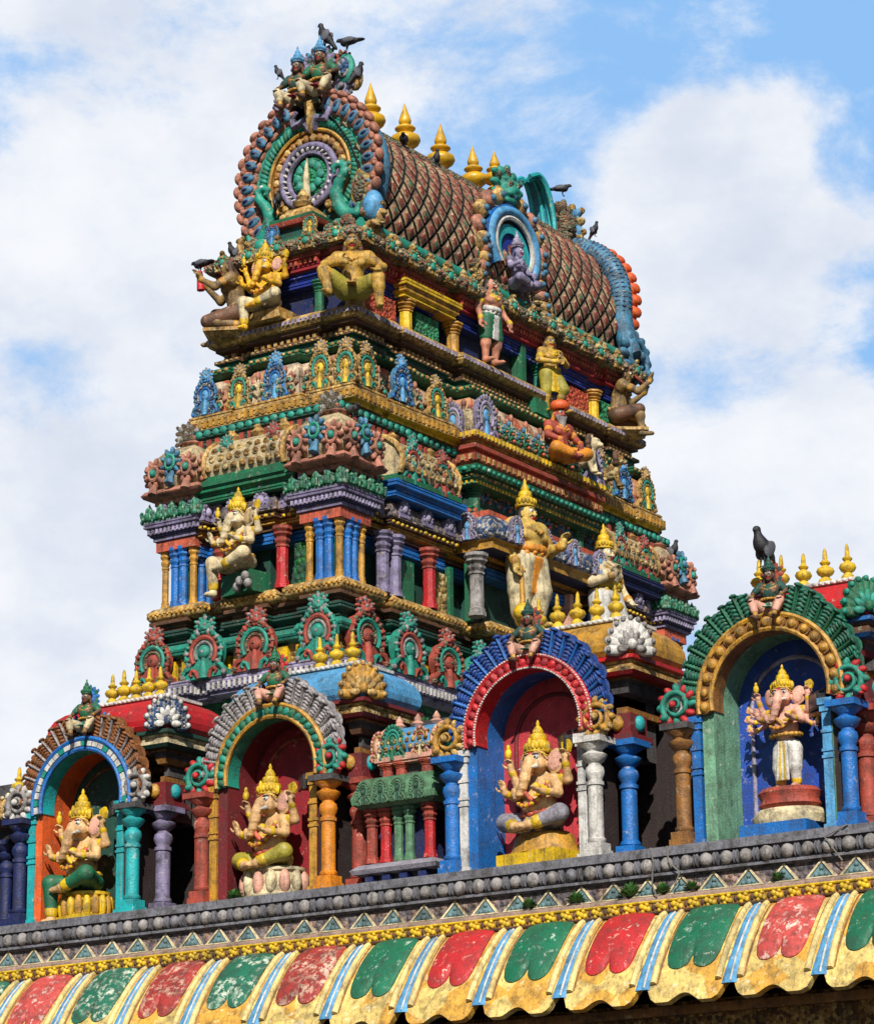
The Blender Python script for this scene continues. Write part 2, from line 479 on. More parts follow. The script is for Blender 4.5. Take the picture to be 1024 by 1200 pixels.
def finial_mesh(name,mats,kind=0):
    b=MB()
    if kind==0:
        pr=[(.2,0),(.27,.03),(.21,.08),(.13,.12),(.2,.16),(.33,.23),(.38,.30),(.35,.37),(.24,.42),(.14,.45),(.2,.48),(.26,.515),(.26,.535),(.2,.57),(.12,.60),(.15,.63),(.16,.67),(.13,.74),(.065,.87),(.012,1)]
    else:
        pr=[(.27,0),(.30,.04),(.26,.12),(.17,.17),(.16,.20),(.30,.26),(.37,.35),(.31,.44),(.15,.49),(.13,.52),(.20,.56),(.22,.60),(.13,.65),(.09,.70),(.10,.75),(.075,.92),(.03,1.0)]
    b.lathe([(r*.62,z) for r,z in pr],18)
    return b.mesh(name,mats)

def dome_mesh(name,mats):
    """corner turret roof: pink slab, bell dome with three medallions per side, about 1 x 1 x .85. mats: 0 slab 1 dome 2 ring 3 boss 4 stem"""
    b=MB(); sq=[(-.5,-.5),(.5,-.5),(.5,.5),(-.5,.5)]
    b.sweep(sq,[(-.12,0,0),(-.12,.05,0),(.0,.08,0),(.03,.12,0),(-.02,.17,0),(-.12,.19,0),(-.10,.22,1),(-.03,.30,1),(-.03,.42,1),(-.09,.55,1),(-.2,.66,1),(-.33,.73,1),(-.46,.77,1)],1)
    b.lathe([(.16,.74),(.2,.78),(.12,.82),(.14,.86),(.03,.95)],12,(0,0,0),2)
    for k in range(4):
        b.X=Matrix.Rotation(PI/2*k,4,'Z')
        for x,m1,m2,r,z in ((0,3,4,.15,.47),(-.30,2,3,.15,.37),(.30,2,3,.15,.37)):
            for q in range(9):
                a=2*PI*q/9; b.ell((x+r*.95*math.cos(a),-.49,z+r*.95*math.sin(a)),(.036,.05,.055),m2 if x==0 else m1,7,5,eu(0,90-math.degrees(a),0))
            b.ell((x,-.48,z),(r*.74,.05,r*.74),1,12,7); b.tube([(x+r*.55*math.cos(2*PI*q/14),-.52,z+r*.55*math.sin(2*PI*q/14)) for q in range(14)],.026,6,m1,closed=True); b.ell((x,-.53,z),(r*.34,.06,r*.34),m2,9,6)
            b.tube([(x,-.5,z-r),(x,-.53,z-r-.12)],[.05,.08],7,4 if x==0 else m1)
    b.X=Matrix.Identity(4)
    return b.mesh(name,mats)

def shala_mesh(name,mats,L=1.0):
    """little wagon-vault roof along x, length L, depth .6, height .62: 0 vault 1 base 2 ridge"""
    b=MB()
    b.box(-L/2-.03,L/2+.03,-.32,.32,0,.07,1); b.box(-L/2,L/2,-.28,.28,.07,.12,1)
    prof=[(-.27,.12),(-.31,.22),(-.30,.34),(-.22,.47),(-.1,.56),(0,.6),(.1,.56),(.22,.47),(.30,.34),(.31,.22),(.27,.12)]
    n=len(prof)
    vs=[(-L/2,y,z) for y,z in prof]+[(L/2,y,z) for y,z in prof]
    fs=[(i,n+i,n+i+1,i+1) for i in range(n-1)]
    b.add(vs,fs,0,True); b.add(vs,[tuple(range(n)),tuple(range(n,2*n))[::-1]],0)
    for x in (-L/2,L/2): b.tube([(x,y,z) for y,z in prof],.035,6,2)
    for i in range(9):
        x=-L/2+L*(i+.5)/9
        for (y,z),w in zip(((-.315,.20),(-.31,.31),(-.265,.41)),(.05,.05,.045)): b.ell((x+(L/18 if w<.05 or z>.25 and z<.35 else 0)*.9,y,z),(L*.042,.016,.045),3,8,5)
    for i in range(3):
        x=-L/2+L*(i+.5)/3
        b.lathe([(.07,.58),(.1,.63),(.05,.68),(.06,.71),(.01,.8)],8,(x,0,0),2)
    return b.mesh(name,mats)

def lotus_mesh(name,mats):
    """one upright leaf-bud battlement, .13 wide .2 tall"""
    b=MB()
    b.lathe([(.05,0),(.062,.05),(.055,.10),(.036,.15),(.012,.19),(.004,.21)],10,(0,0,0),0,0,True,1,.7)
    b.ell((0,-.04,.065),(.03,.025,.05),1,8,6); b.ell((0,-.035,.13),(.018,.02,.03),1,7,5)
    for s in (-1,1):
        b.tube([(s*.035,-.01,.0),(s*.062,-.02,.06),(s*.070,-.035,.10),(s*.052,-.045,.115)],[.026,.024,.02,.016],6,0)
        b.ell((s*.068,-.01,.02),(.026,.04,.03),0,7,5); b.ell((s*.04,-.045,.03),(.018,.02,.018),1,6,4)
    return b.mesh(name,mats)

# ---------------------------------------------------------------- columns
def column(b,x,y,z0,z1,r,style='round',m=0,m2=None,m3=None):
    if m2 is None: m2=m
    if m3 is None: m3=m2
    H=z1-z0
    if style=='round':
        b.box(x-r*1.35,x+r*1.35,y-r*1.35,y+r*1.35,z0,z0+.07*H,m2); b.box(x-r*1.18,x+r*1.18,y-r*1.18,y+r*1.18,z0+.07*H,z0+.13*H,m2)
        pr=[(.95,.13),(1.12,.14),(1.12,.165),(.92,.175),(.9,.20),(.9,.60),(1.06,.605),(1.06,.635),(.86,.64),(.86,.655),(1.12,.69),(1.16,.72),(1.02,.755),(.8,.765),(.8,.785),(1.1,.80),(1.5,.84),(1.55,.855),(1.15,.87),(.95,.88),(1.0,.90),(1.7,.935),(1.75,.95)]
        b.lathe([(q*r,t*H,m if .17<t<.65 else m2) for q,t in pr],18,(x,y,z0))
        b.box(x-r*1.85,x+r*1.85,y-r*1.85,y+r*1.85,z0+.95*H,z1,m3)
    elif style=='square':
        pr=[(1.25,0),(1.25,.06),(1.1,.07),(1.1,.12),(.95,.13),(.95,.66),(1.12,.67),(1.12,.70),(.9,.71),(1.25,.76),(1.3,.79),(1.0,.81),(1.05,.83),(1.5,.87),(1.5,.90),(1.2,.905),(1.65,.95),(1.65,1.0)]
        b.lathe([(q*r*1.18,t*H,m if t<.67 else m2) for q,t in pr],8,(x,y,z0),m,PI/8,False)
    elif style=='pilaster':
        b.box(x-r,x+r,y-r,y+r,z0+.06*H,z1-.1*H,m)
        b.box(x-r*1.4,x+r*1.4,y-r*1.4,y+r*1.4,z0,z0+.06*H,m2)
        for t in (.55,.60,.74): b.box(x-r*1.2,x+r*1.2,y-r*1.25,y+r*1.2,z0+t*H,z0+(t+.022)*H,m2)
        b.box(x-r*1.3,x+r*1.3,y-r*1.3,y+r*1.3,z1-.1*H,z1-.05*H,m2); b.box(x-r*1.6,x+r*1.6,y-r*1.6,y+r*1.6,z1-.05*H,z1,m2)

# ---------------------------------------------------------------- figures
def foliage_mesh(name,mats):
    """carved foliage panel: stem, paired curls, leaves and a bud; .34 wide .30 tall"""
    b=MB()
    b.tube([(0,0,0),(0,-.02,.14),(0,-.015,.24)],[.022,.02,.014],7,0)
    b.ell((0,-.02,.26),(.032,.03,.045),1,9,6)
    for s in (-1,1):
        for z0,k in ((.04,1.0),(.13,.75)):
            b.tube([(0,-.015,z0),(s*.06*k,-.025,z0+.05*k),(s*.125*k,-.03,z0+.045*k),(s*.145*k,-.03,z0),(s*.11*k,-.03,z0-.02*k),(s*.085*k,-.03,z0+.01)],[.018,.018,.017,.015,.013,.011],6,0)
            b.ell((s*.10*k,-.035,z0+.005),(.024*k,.025,.024*k),2,8,5)
            b.ell((s*.10*k,-.015,z0+.095*k),(.022,.02,.042),1,7,5,eu(0,s*40,0)); b.ell((s*.16*k,-.015,z0+.06*k),(.018,.02,.035),1,7,5,eu(0,s*70,0))
    return b.mesh(name,mats)

def hand(a,d,side,m,s=1.0,curl=.5,nrm=(0,-1,0)):
    """palm + four unequal bent fingers + thumb from wrist a pointing along d"""
    a=Vector(a); d=Vector(d).normalized(); n=Vector(nrm); n=(n-d*n.dot(d))
    if n.length<.05: n=Vector((1,0,0))-d*d.x
    n.normalize(); w=d.cross(n)*side
    P=[('c',tuple(a),tuple(a+d*.032*s),.019*s,.024*s,m)]
    for i,l in enumerate((.042,.048,.045,.034)):
        b0=a+d*.045*s+w*(.021-.014*i)*s
        k1=b0+d*l*.55*s+n*curl*.008*s; k2=k1+(d*(1-curl*.8)+n*curl).normalized()*l*.55*s
        P+=[('c',tuple(b0),tuple(k1),.0085*s,.008*s,m,.003),('c',tuple(k1),tuple(k2),.008*s,.0065*s,m,.003)]
    t0=a+d*.018*s+w*.022*s; t1=t0+(d*.5+w*.9+n*.3).normalized()*.03*s; t2=t1+(d*.9+w*.2+n*curl).normalized()*.024*s
    P+=[('c',tuple(t0),tuple(t1),.011*s,.009*s,m,.004),('c',tuple(t1),tuple(t2),.009*s,.007*s,m,.003)]
    return P
DEF=dict(pel=(0,0,.52),wst=(0,-.005,.60),chest=(0,-.0,.70),neck=(0,0,.80),head=(0,-.012,.90),
 sl=(.125,0,.775),sr=(-.125,0,.775),el=(.17,.01,.62),er=(-.17,.01,.62),wl=(.18,-.06,.48),wr=(-.18,-.06,.48),
 hl=(.06,0,.50),hr=(-.06,0,.50),kl=(.075,-.02,.28),kr=(-.075,-.02,.28),al=(.08,0,.05),ar=(-.08,0,.05),fl=(.09,-.11,.02),fr=(-.09,-.11,.02))
SK,WH,BK,LP,TR,TR2=0,1,2,3,4,5
def face_prims(h,f=(0,-1,0),s=1.0,m=SK,beard=None,moustache=True,eyes=True):
    """features on a head centred at h looking along f (kept level)"""
    h=Vector(h); f=Vector(f).normalized(); w=Vector((0,0,1)).cross(f).normalized(); u=Vector((0,0,1))
    def q(x,y,z): return tuple(h+w*x*s+f*y*s+u*z*s)
    P=[('e',tuple(h),(.058*s,.066*s,.082*s),m,None),('c',q(0,.02,-.04),q(0,.035,-.062),.036*s,.026*s,m),
       ('c',q(0,.062,.012),q(0,.076,-.018),.008*s,.013*s,m,.006),('c',q(-.062,0,0),q(-.062,-.004,-.025),.014*s,.012*s,m,.005),('c',q(.062,0,0),q(.062,-.004,-.025),.014*s,.012*s,m,.005)]
    for sx in (-1,1):
        P+=[('e',q(sx*.025,.055,.012),(.016*s,.014*s,.010*s),WH,None,.002),('e',q(sx*.025,.066,.011),(.007*s,.007*s,.008*s),BK,None,0),
            ('c',q(sx*.010,.064,.030),q(sx*.040,.052,.034),.005*s,.004*s,BK,.001)]
    P.append(('c',q(-.016,.063,-.042),q(.016,.063,-.042),.008*s,.008*s,LP,.002))
    if moustache: P+=[('c',q(0,.070,-.028),q(sx*.036,.054,-.030),.007*s,.004*s,BK,.002) for sx in (-1,1)]
    return P
def human(name,parent,J,mats,S=1.0,h=.010,look=(0,-1,0),bulk=1.0,skirt=None,legs_mat=None,hairmat='black',crown=True,moustache=True,belly=0,hands=((0,0,-1),(0,0,-1)),curl=.6,sash=None,necklace=True,beardmat=None):
    """one continuous body + hair, crown and cloth as child parts; mats[0] skin. J overrides the rest pose"""
    j=dict(DEF); j.update(J); V=lambda k:Vector(j[k]); b=bulk
    lm=lambda default: default
    P=[('e',tuple(V('pel')),(.098*b,.075*b,.075),SK),('c',tuple(V('pel')),tuple(V('wst')),.082*b,.072*b,SK,.03),('c',tuple(V('wst')),tuple(V('chest')),.074*b,.094*b,SK,.03),
       ('c',tuple(V('sl')*.72+V('chest')*.28),tuple(V('sr')*.72+V('chest')*.28),.066*b,.066*b,SK,.03),
       ('c',tuple(V('chest')+Vector((0,.01,.05))),tuple(V('neck')+Vector((0,0,.04))),.06,.034,SK,.03),
       ('e',tuple(V('chest')*.8+V('sl')*.2+Vector((.03,-.066*b,-.015))),(.052*b,.036,.044),SK,None,.02),('e',tuple(V('chest')*.8+V('sr')*.2+Vector((-.03,-.066*b,-.015))),(.052*b,.036,.044),SK,None,.02)]
    if belly: P.append(('e',tuple(V('wst')+Vector((0,-.045,-.01))),(.10*belly,.08*belly,.09*belly),SK,None,.03))
    for s_,sd in (('l',1),('r',-1)):
        P+=[('e',tuple(V('s'+s_)),(.05*b,.05*b,.05*b),SK),('c',tuple(V('s'+s_)),tuple(V('e'+s_)),.044*b,.033*b,SK),('c',tuple(V('e'+s_)),tuple(V('w'+s_)),.034*b,.021*b,SK),
            ('c',tuple(V('e'+s_)*.6+V('s'+s_)*.4),tuple(V('e'+s_)*.5+V('s'+s_)*.5),.041*b,.041*b,TR,.002),('c',tuple(V('w'+s_)*.92+V('e'+s_)*.08),tuple(V('w'+s_)*.88+V('e'+s_)*.12),.028*b,.028*b,TR,.002)]
        hd=hands[0] if s_=='l' else hands[1]
        P+=hand(j['w'+s_],hd,sd,SK,1.25,curl)
        P+=[('c',tuple(V('h'+s_)),tuple(V('k'+s_)),.074*b,.049*b,SK,.025),('c',tuple(V('k'+s_)),tuple(V('a'+s_)),.048*b,.029*b,SK),('e',tuple(V('k'+s_)*.7+V('a'+s_)*.3+(V('pel')*0)),(.05*b,.05*b,.05*b),SK,None,.02),
            ('c',tuple(V('a'+s_)+Vector((0,.012,-.02))),tuple(V('f'+s_)),.030,.022,SK,.015),
            ('c',tuple(V('a'+s_)*.9+V('k'+s_)*.1),tuple(V('a'+s_)*.86+V('k'+s_)*.14),.036,.036,TR,.002)]
        fd=(V('f'+s_)-V('a'+s_)); fd.z=0
        if fd.length>.01:
            fd.normalize(); fw=Vector((-fd.y,fd.x,0))
            for t in range(5): P.append(('e',tuple(V('f'+s_)+fd*(.018-.004*abs(t-1))+fw*(.020-.010*t)*1.0),(.008,.010,.008),SK,None,.003))
    P+=face_prims(j['head'],look,1.05,SK,None,moustache)
    if necklace:
        for rr,dz,n in ((.075,.055,9),(.10,.015,11)):
            for i in range(n):
                a=R(-150+120*i/(n-1))+0
                c=V('chest')+Vector((rr*math.cos(a)*1.05,rr*math.sin(a)*1.02*b,dz+.05*(abs(math.cos(a)))))
                P.append(('e',tuple(c),(.012,.012,.012),TR,None,.002))
    body=link('body',sdf_mesh('body',P,mats,h,.018,S),parent)
    hd=V('head'); f=Vector(look).normalized()
    H=[('e',tuple(hd-f*.018+Vector((0,0,.02))),(.064,.064,.076),0),('c',tuple(hd-f*.05-Vector((0,0,.02))),tuple(V('neck')-f*.05),.045,.035,0,.03)]
    for sx in (-1,1):
        w=Vector((0,0,1)).cross(f)*sx
        H+=[('c',tuple(hd-f*.02+w*.06),tuple(V('neck')+w*.08-f*.02+Vector((0,0,-.01))),.024,.026,0,.02),('e',tuple(V('neck')+w*.10-f*.01),(.022,.022,.022),0,None,.01)]
    hm=sdf_mesh('hair',H,[hairmat],.012,.02,S); link('hair',hm,parent)
    if beardmat:
        w=Vector((0,0,1)).cross(f)
        Bp=[('c',tuple(hd+f*.045-Vector((0,0,.06))),tuple(hd+f*.06-Vector((0,0,.16))),.040,.018,0)]+[('c',tuple(hd+f*.03+w*.045*s-Vector((0,0,.03))),tuple(hd+f*.05+w*.02*s-Vector((0,0,.12))),.024,.016,0) for s in (-1,1)]
        link('beard',sdf_mesh('beard',Bp,[beardmat],.010,.012,S),parent)
    if crown:
        cb=MB(); cb.lathe([(.070,0),(.080,.008),(.080,.03),(.070,.036),(.074,.05),(.070,.075),(.052,.085),(.056,.10),(.048,.13),(.030,.14),(.034,.155),(.022,.18),(.010,.20),(.014,.215),(.004,.24)],16,(0,0,0),0)
        for i in range(9): a=R(-180+22.5*i)+math.atan2(f.y,f.x)+PI/2+0; cb.ell((.078*math.cos(a),.078*math.sin(a),.045),(.016,.016,.026),0,7,5)
        cb.v=[tuple((hd+Vector((x-f.x*.012,y-f.y*.012,z+.048)))*S) for x,y,z in cb.v]
        link('crown',cb.mesh('crown',[crown if isinstance(crown,str) else 'yellow']),parent)
    if skirt:
        C=[('e',tuple(V('pel')+Vector((0,-.003,-.005))),(.106*b,.086*b,.072),0)]
        frac=skirt[1]
        for s_ in 'lr':
            a,k,an=V('h'+s_),V('k'+s_),V('a'+s_)
            t=min(1,frac*2); C.append(('c',tuple(a),tuple(a+(k-a)*t),.084*b,.072*b-.014*t,0,.03))
            if frac>.5:
                t2=(frac-.5)*2; C.append(('c',tuple(k),tuple(k+(an-k)*t2),.060*b,.050*b,0,.02))
        for i in range(5):
            x=(i-2)*.014; C.append(('c',(V('pel').x+x,V('pel').y-.085*b,V('pel').z),(V('pel').x+x*1.3,min(V('pel').y-.08,(V('kl').y+V('kr').y)/2-.03),max(V('pel').z-.26,.1)),.011,.010,1,.004))
        for i in range(14):
            a=2*PI*i/14; C.append(('e',tuple(V('pel')+Vector((.104*b*math.cos(a),.086*b*math.sin(a),.045))),(.020,.020,.018),1,None,.006))
        link('loincloth',sdf_mesh('loincloth',C,list(skirt[0]),h,.016,S),parent)
    if sash:
        C=[]
        for i in range(18):
            a=2*PI*i/18; c=V('wst')+Vector((.088*b*math.cos(a),.078*b*math.sin(a)-.012,.02*math.sin(a*1)+.02)); C.append(('e',tuple(c),(.028,.024,.034),0,None,.02))
        link('sash',sdf_mesh('sash',C,[sash],h,.02,S),parent)
    return body

def elephant_god(name,parent,skin='skin_pink',cloth='green',gold='yellow',S=1.0,pose='seated',sash='yellow',ear='skin_pink',arms=True,h=.0105):
    """elephant-headed, four-armed, pot-bellied figure, seat at z=0, about 1 tall with crown"""
    sit=pose!='stand'; D=0 if sit else .44
    mats=[skin,'white','black','red',gold,ear]
    P=[('e',(0,-.055,.27+D),(.165,.145,.15),SK,None,.04),('e',(0,0,.42+D),(.155,.105,.125),SK,None,.04),('c',(-.13,0,.49+D),(.13,0,.49+D),.062,.062,SK,.03),
       ('c',(0,0,.48+D),(0,-.03,.58+D),.075,.07,SK,.03),
       ('e',(0,-.07,.645+D),(.105,.10,.105),SK,None,.03),('e',(-.042,-.10,.70+D),(.06,.06,.055),SK,None,.02),('e',(.042,-.10,.70+D),(.06,.06,.055),SK,None,.02),
       ('e',(-.07,-.11,.605+D),(.045,.05,.05),SK,None,.02),('e',(.07,-.11,.605+D),(.045,.05,.05),SK,None,.02)]
    tr=[(0,-.165,.635,.058),(-.003,-.205,.56,.052),(-.012,-.225,.48,.046),(-.03,-.235,.41,.040),(-.062,-.235,.355,.036),(-.105,-.23,.335,.032),(-.14,-.225,.36,.028),(-.145,-.22,.395,.024)]
    for a,b in zip(tr,tr[1:]): P.append(('c',(a[0],a[1],a[2]+D),(b[0],b[1],b[2]+D),a[3],b[3],SK,.012))
    for i,a in enumerate(tr[:6]):
        P.append(('e',(a[0],a[1]-.004,a[2]+D-.02),(a[3]*1.04,a[3]*1.04,.010),SK,None,.006))
    for s in (-1,1):
        P+=[('e',(s*.185,-.035,.635+D),(.085,.020,.115),SK,eu(0,s*14,s*22),.015),('e',(s*.183,-.056,.632+D),(.060,.014,.085),5,eu(0,s*14,s*22),.004),
            ('e',(s*.062,-.158,.668+D),(.024,.016,.016),WH,None,.003),('e',(s*.062,-.173,.667+D),(.011,.007,.012),BK,None,0),('c',(s*.035,-.168,.695+D),(s*.088,-.145,.697+D),.006,.005,BK,.001),
            ('c',(s*.062,-.165,.585+D),(s*.078,-.245,.56+D),.017,.006,WH,.004)]
    P.append(('e',(0,-.165,.70+D),(.010,.012,.024),LP,None,.001))
    # arms
    raise_=[(.31,.005,.46),(.325,-.05,.62)]
    for s in (-1,1):
        e=Vector((s*.29,.0,.46+D)); w=Vector((s*.315,-.06,.61+D))
        P+=[('c',(s*.15,.02,.485+D),tuple(e),.052,.042,SK),('c',tuple(e),tuple(w),.042,.028,SK),('c',tuple(e*.55+Vector((s*.15,.02,.485+D))*.45),tuple(e*.45+Vector((s*.15,.02,.485+D))*.55),.052,.052,TR,.002),('c',tuple(w*.85+e*.15),tuple(w*.8+e*.2),.036,.036,TR,.002)]
        P+=hand(tuple(w),(0,-.2,1),s,SK,1.3,.8)
        e2=Vector((s*.225,-.06,.345+D)); w2=Vector((s*.20,-.225,.34+D)) if s>0 else Vector((s*.235,-.235,.375+D))
        P+=[('c',(s*.155,-.01,.47+D),tuple(e2),.052,.043,SK),('c',tuple(e2),tuple(w2),.042,.028,SK),('c',tuple(w2*.85+e2*.15),tuple(w2*.8+e2*.2),.036,.036,TR,.002)]
        if s<0: P+=hand(tuple(w2),(-.1,-.35,1),s,SK,1.3,.1,(0,-1,0))
        else: P+=hand(tuple(w2),(-.3,-1,.1),s,SK,1.3,.5,(0,0,1))
    if not sit:
        for s in (-1,1):
            for e3,w3 in (((.25,.03,.44),(.40,.0,.50)),((.26,.02,.38),(.41,-.02,.39)),((.25,.0,.34),(.37,-.06,.27))):
                e3=Vector((s*e3[0],e3[1],e3[2]+D)); w3=Vector((s*w3[0],w3[1],w3[2]+D))
                P+=[('c',(s*.14,.03,.46+D),tuple(e3),.042,.034,SK),('c',tuple(e3),tuple(w3),.034,.024,SK),('c',tuple(w3*.85+e3*.15),tuple(w3*.8+e3*.2),.030,.030,TR,.002)]
                P+=hand(tuple(w3),(s*.8,-.2,.35),s,SK,1.2,.7); P.append(('e',(w3.x+s*.07,w3.y-.02,w3.z+.05),(.026,.022,.036),TR,None,.004))
    P.append(('e',(.175,-.29,.375+D),(.04,.04,.035),TR,None,.004))
    # legs
    if pose=='seated':
        L=[((-.10,-.02,.12),(-.315,-.15,.14),(-.07,-.30,.055)),((.10,-.02,.12),(.315,-.15,.15),(.10,-.29,.06))]
    elif pose=='hang':
        L=[((-.10,-.03,.10),(-.20,-.26,.12),(-.17,-.27,-.24)),((.10,-.02,.12),(.28,-.22,.16),(.0,-.29,.05))]
    else:
        L=[((-.085,0,.46),(-.10,-.03,.25),(-.10,0,.05)),((.085,0,.46),(.10,-.03,.25),(.10,0,.05))]
    for (a,k,an) in L:
        f=Vector(an)+Vector((.0,-.09,-.02)) if pose!='seated' else Vector(an)+Vector(((.10 if an[0]<0 else -.10),-.03,-.01))
        if pose=='hang' and an[0]>=0: f=Vector(an)+Vector((-.10,-.02,-.01))
        P+=[('c',a,k,.095 if sit else .088,.068,SK,.03),('c',k,an,.066,.042,SK,.02),('c',an,tuple(f),.038,.030,SK,.02)]
        fd=(f-Vector(an)).normalized(); fw=fd.cross(Vector((0,0,1)))
        for t in range(5): P.append(('e',tuple(f+fd*.022+fw*(.024-.012*t)),(.010,.014,.010),SK,None,.003))
    link('body',sdf_mesh('body',P,mats,h,.016,S),parent)
    # cloth
    C=[('e',(0,.0,.12+(.40 if not sit else 0)),(.20 if sit else .15,.15 if sit else .12,.10),0,None,.03)]
    for (a,k,an) in L:
        a,k,an=Vector(a),Vector(k),Vector(an)
        C+=[('c',tuple(a),tuple(k),.104 if sit else .098,.080,0,.03),('c',tuple(k),tuple(k*.25+an*.75),.078,.056,0,.02)]
        for t in (.3,.5,.7,.9): 
            q=a+(k-a)*t; C.append(('e',tuple(q),(.098-.016*t,)*3,0,None,.004))
        C.append(('c',tuple(k*.27+an*.73),tuple(k*.2+an*.8),.062,.060,1,.003))
    for i in range(5):
        x=(i-2)*.022; z1=.02 if sit else .10; C.append(('c',(x,-.13 if not sit else -.16,.15+(.38 if not sit else 0)),(x*1.5,-.27 if sit else -.15,z1),.018,.020,1 if i%2 else 0,.004))
    link('loincloth',sdf_mesh('loincloth',C,[cloth,gold],h,.014,S),parent)
    # sash, necklaces
    C=[]
    for i in range(16):
        a=2*PI*i/16; C.append(('e',(.172*math.cos(a),.135*math.sin(a)-.035,.185+D+.01*math.sin(a)),(.036,.030,.030),0,None,.02))
    for i in range(14):
        t=i/13; a=R(205)-R(230)*t
        C.append(('e',(.13*math.cos(a)*1.0,-.135-.03*math.sin(PI*t),.40+D-.075*math.sin(PI*t)),(.026,.022,.026),1,None,.004))
    for i in range(16):
        t=i/15; C.append(('e',(-.13+.24*t,-.10-.095*math.sin(PI*t)-.02,.48+D-.27*t),(.020,.020,.024),0,None,.012))
    for i in range(22):
        t=i/21; a=R(200)-R(220)*t; C.append(('e',(.155*math.cos(a),-.115-.115*math.sin(PI*t),.44+D-.20*math.sin(PI*t)),(.021,.021,.021),1 if i%2 else 2,None,.003))
    for s in (-1,1):
        for i in range(5): C.append(('e',(s*(.07+.018*i),-.15+.012*i,.725+D-.012*i),(.012,.010,.012),1,None,.002))
    link('ornament',sdf_mesh('ornament',C,[sash,gold,'coral'],h,.012,S),parent)
    cb=MB(); cb.lathe([(.105,0),(.118,.01),(.118,.04),(.104,.05),(.108,.07),(.102,.105),(.074,.115),(.080,.13),(.070,.17),(.046,.18),(.050,.20),(.030,.235),(.014,.25),(.018,.27),(.004,.30)],18)
    for i in range(11):
        a=R(-180+18*i); cb.ell((.112*math.cos(a),.112*math.sin(a),.055+(.02 if i==5 else 0)),(.022,.022,.036+(.02 if i==5 else 0)),0,7,5)
    for s in (-1,1): cb.ell((s*.125,-.02,.04),(.03,.02,.05),0,7,5)
    cb.v=[((x)*S,(y-.055)*S,(z+.715+D)*S) for x,y,z in cb.v]
    link('crown',cb.mesh('crown',[gold]),parent)
    # held things
    for nm,fn in (('lotus_stem',lambda a:(a.tube([(-.32,-.07,.60+D),(-.335,-.075,.74+D)],.014,8,0),a.ell((-.335,-.075,.76+D),(.035,.03,.05),1),a.ell((-.335,-.075,.815+D),(.018,.018,.03),1))),
                  ('axe',lambda a:(a.tube([(.32,-.07,.60+D),(.33,-.075,.72+D)],.014,8,0),a.slab([(.30,.70+D),(.38,.68+D),(.40,.74+D),(.37,.79+D),(.30,.77+D)],-.09,-.06,1)))):
        a=MB(); fn(a); a.v=[(x*S,y*S,z*S) for x,y,z in a.v]; link(nm,a.mesh(nm,['brown',gold]),parent)

def pigeon_mesh(name,mats,pose='perch'):
    """perching pigeon facing -y, about 1 tall overall"""
    if pose=='perch':
        P=[('c',(0,.02,.42),(0,.14,.24),.15,.12,0,.06),('e',(0,-.06,.46),(.135,.13,.16),0,None,.06),('c',(0,-.08,.54),(0,-.11,.66),.105,.075,1,.06),('e',(0,-.13,.735),(.074,.085,.075),1,None,.02),
           ('c',(0,-.20,.725),(0,-.265,.70),.022,.008,2,.008),('c',(0,.18,.18),(0,.34,-.06),.085,.055,0,.05),('e',(0,.33,-.04),(.085,.10,.03),0,eu(-55,0,0),.03),
           ('e',(.125,.07,.36),(.045,.12,.19),3,eu(-32,0,0),.02),('e',(-.125,.07,.36),(.045,.12,.19),3,eu(-32,0,0),.02),
           ('c',(.05,.0,.26),(.05,-.02,.04),.03,.014,2,.02),('c',(-.05,.0,.26),(-.05,-.02,.04),.03,.014,2,.02)]
    else:
        P=[('c',(0,-.10,.34),(0,.20,.36),.15,.12,0,.06),('c',(0,-.16,.40),(0,-.25,.44),.09,.062,1,.05),('e',(0,-.30,.43),(.07,.085,.07),1,None,.02),
           ('c',(0,-.37,.41),(0,-.43,.38),.022,.008,2,.008),('c',(0,.25,.36),(0,.52,.36),.09,.06,0,.05),('e',(0,.50,.36),(.10,.14,.03),0,None,.03),
           ('e',(.125,.08,.38),(.045,.22,.10),3,None,.02),('e',(-.125,.08,.38),(.045,.22,.10),3,None,.02),
           ('c',(.05,.0,.24),(.05,-.02,.03),.03,.014,2,.02),('c',(-.05,.0,.24),(-.05,-.02,.03),.03,.014,2,.02)]
    for s in (-1,1):
        fy=-.02
        for d in (-.05,0,.05): P.append(('c',(s*.05,fy,.03),(s*.05+d,fy-.08,.012),.014,.010,2,.006))
        P.append(('e',(s*.058,-.15 if pose=='perch' else -.325,.752 if pose=='perch' else .445),(.012,.012,.012),2,None,0))
    return sdf_mesh(name,P,mats,.022,.03)
# ---------------------------------------------------------------- camera, light, sky, ground
CAM=Vector((15.621,-23.0755,1.6)); TH,PSI,ROLL=0.278495,0.593504,-0.012867
fw=Vector((-math.sin(PSI)*math.cos(TH),math.cos(PSI)*math.cos(TH),math.sin(TH)))
rt0=Vector((math.cos(PSI),math.sin(PSI),0)); up0=rt0.cross(fw)
rt=rt0*math.cos(ROLL)+up0*math.sin(ROLL); up=-rt0*math.sin(ROLL)+up0*math.cos(ROLL)
cd=bpy.data.cameras.new('camera'); cam=bpy.data.objects.new('camera',cd); COL.objects.link(cam)
cam.matrix_world=Matrix(((rt.x,up.x,-fw.x,CAM.x),(rt.y,up.y,-fw.y,CAM.y),(rt.z,up.z,-fw.z,CAM.z),(0,0,0,1)))
cd.sensor_fit='VERTICAL'; cd.sensor_height=36; cd.lens=36*3504.156/1200; cd.clip_end=5000; cd.clip_start=.1
sc.camera=cam
sund=Vector((.62,-1.0,.92)).normalized()
EL=math.asin(sund.z); AZ=math.atan2(sund.x,sund.y)
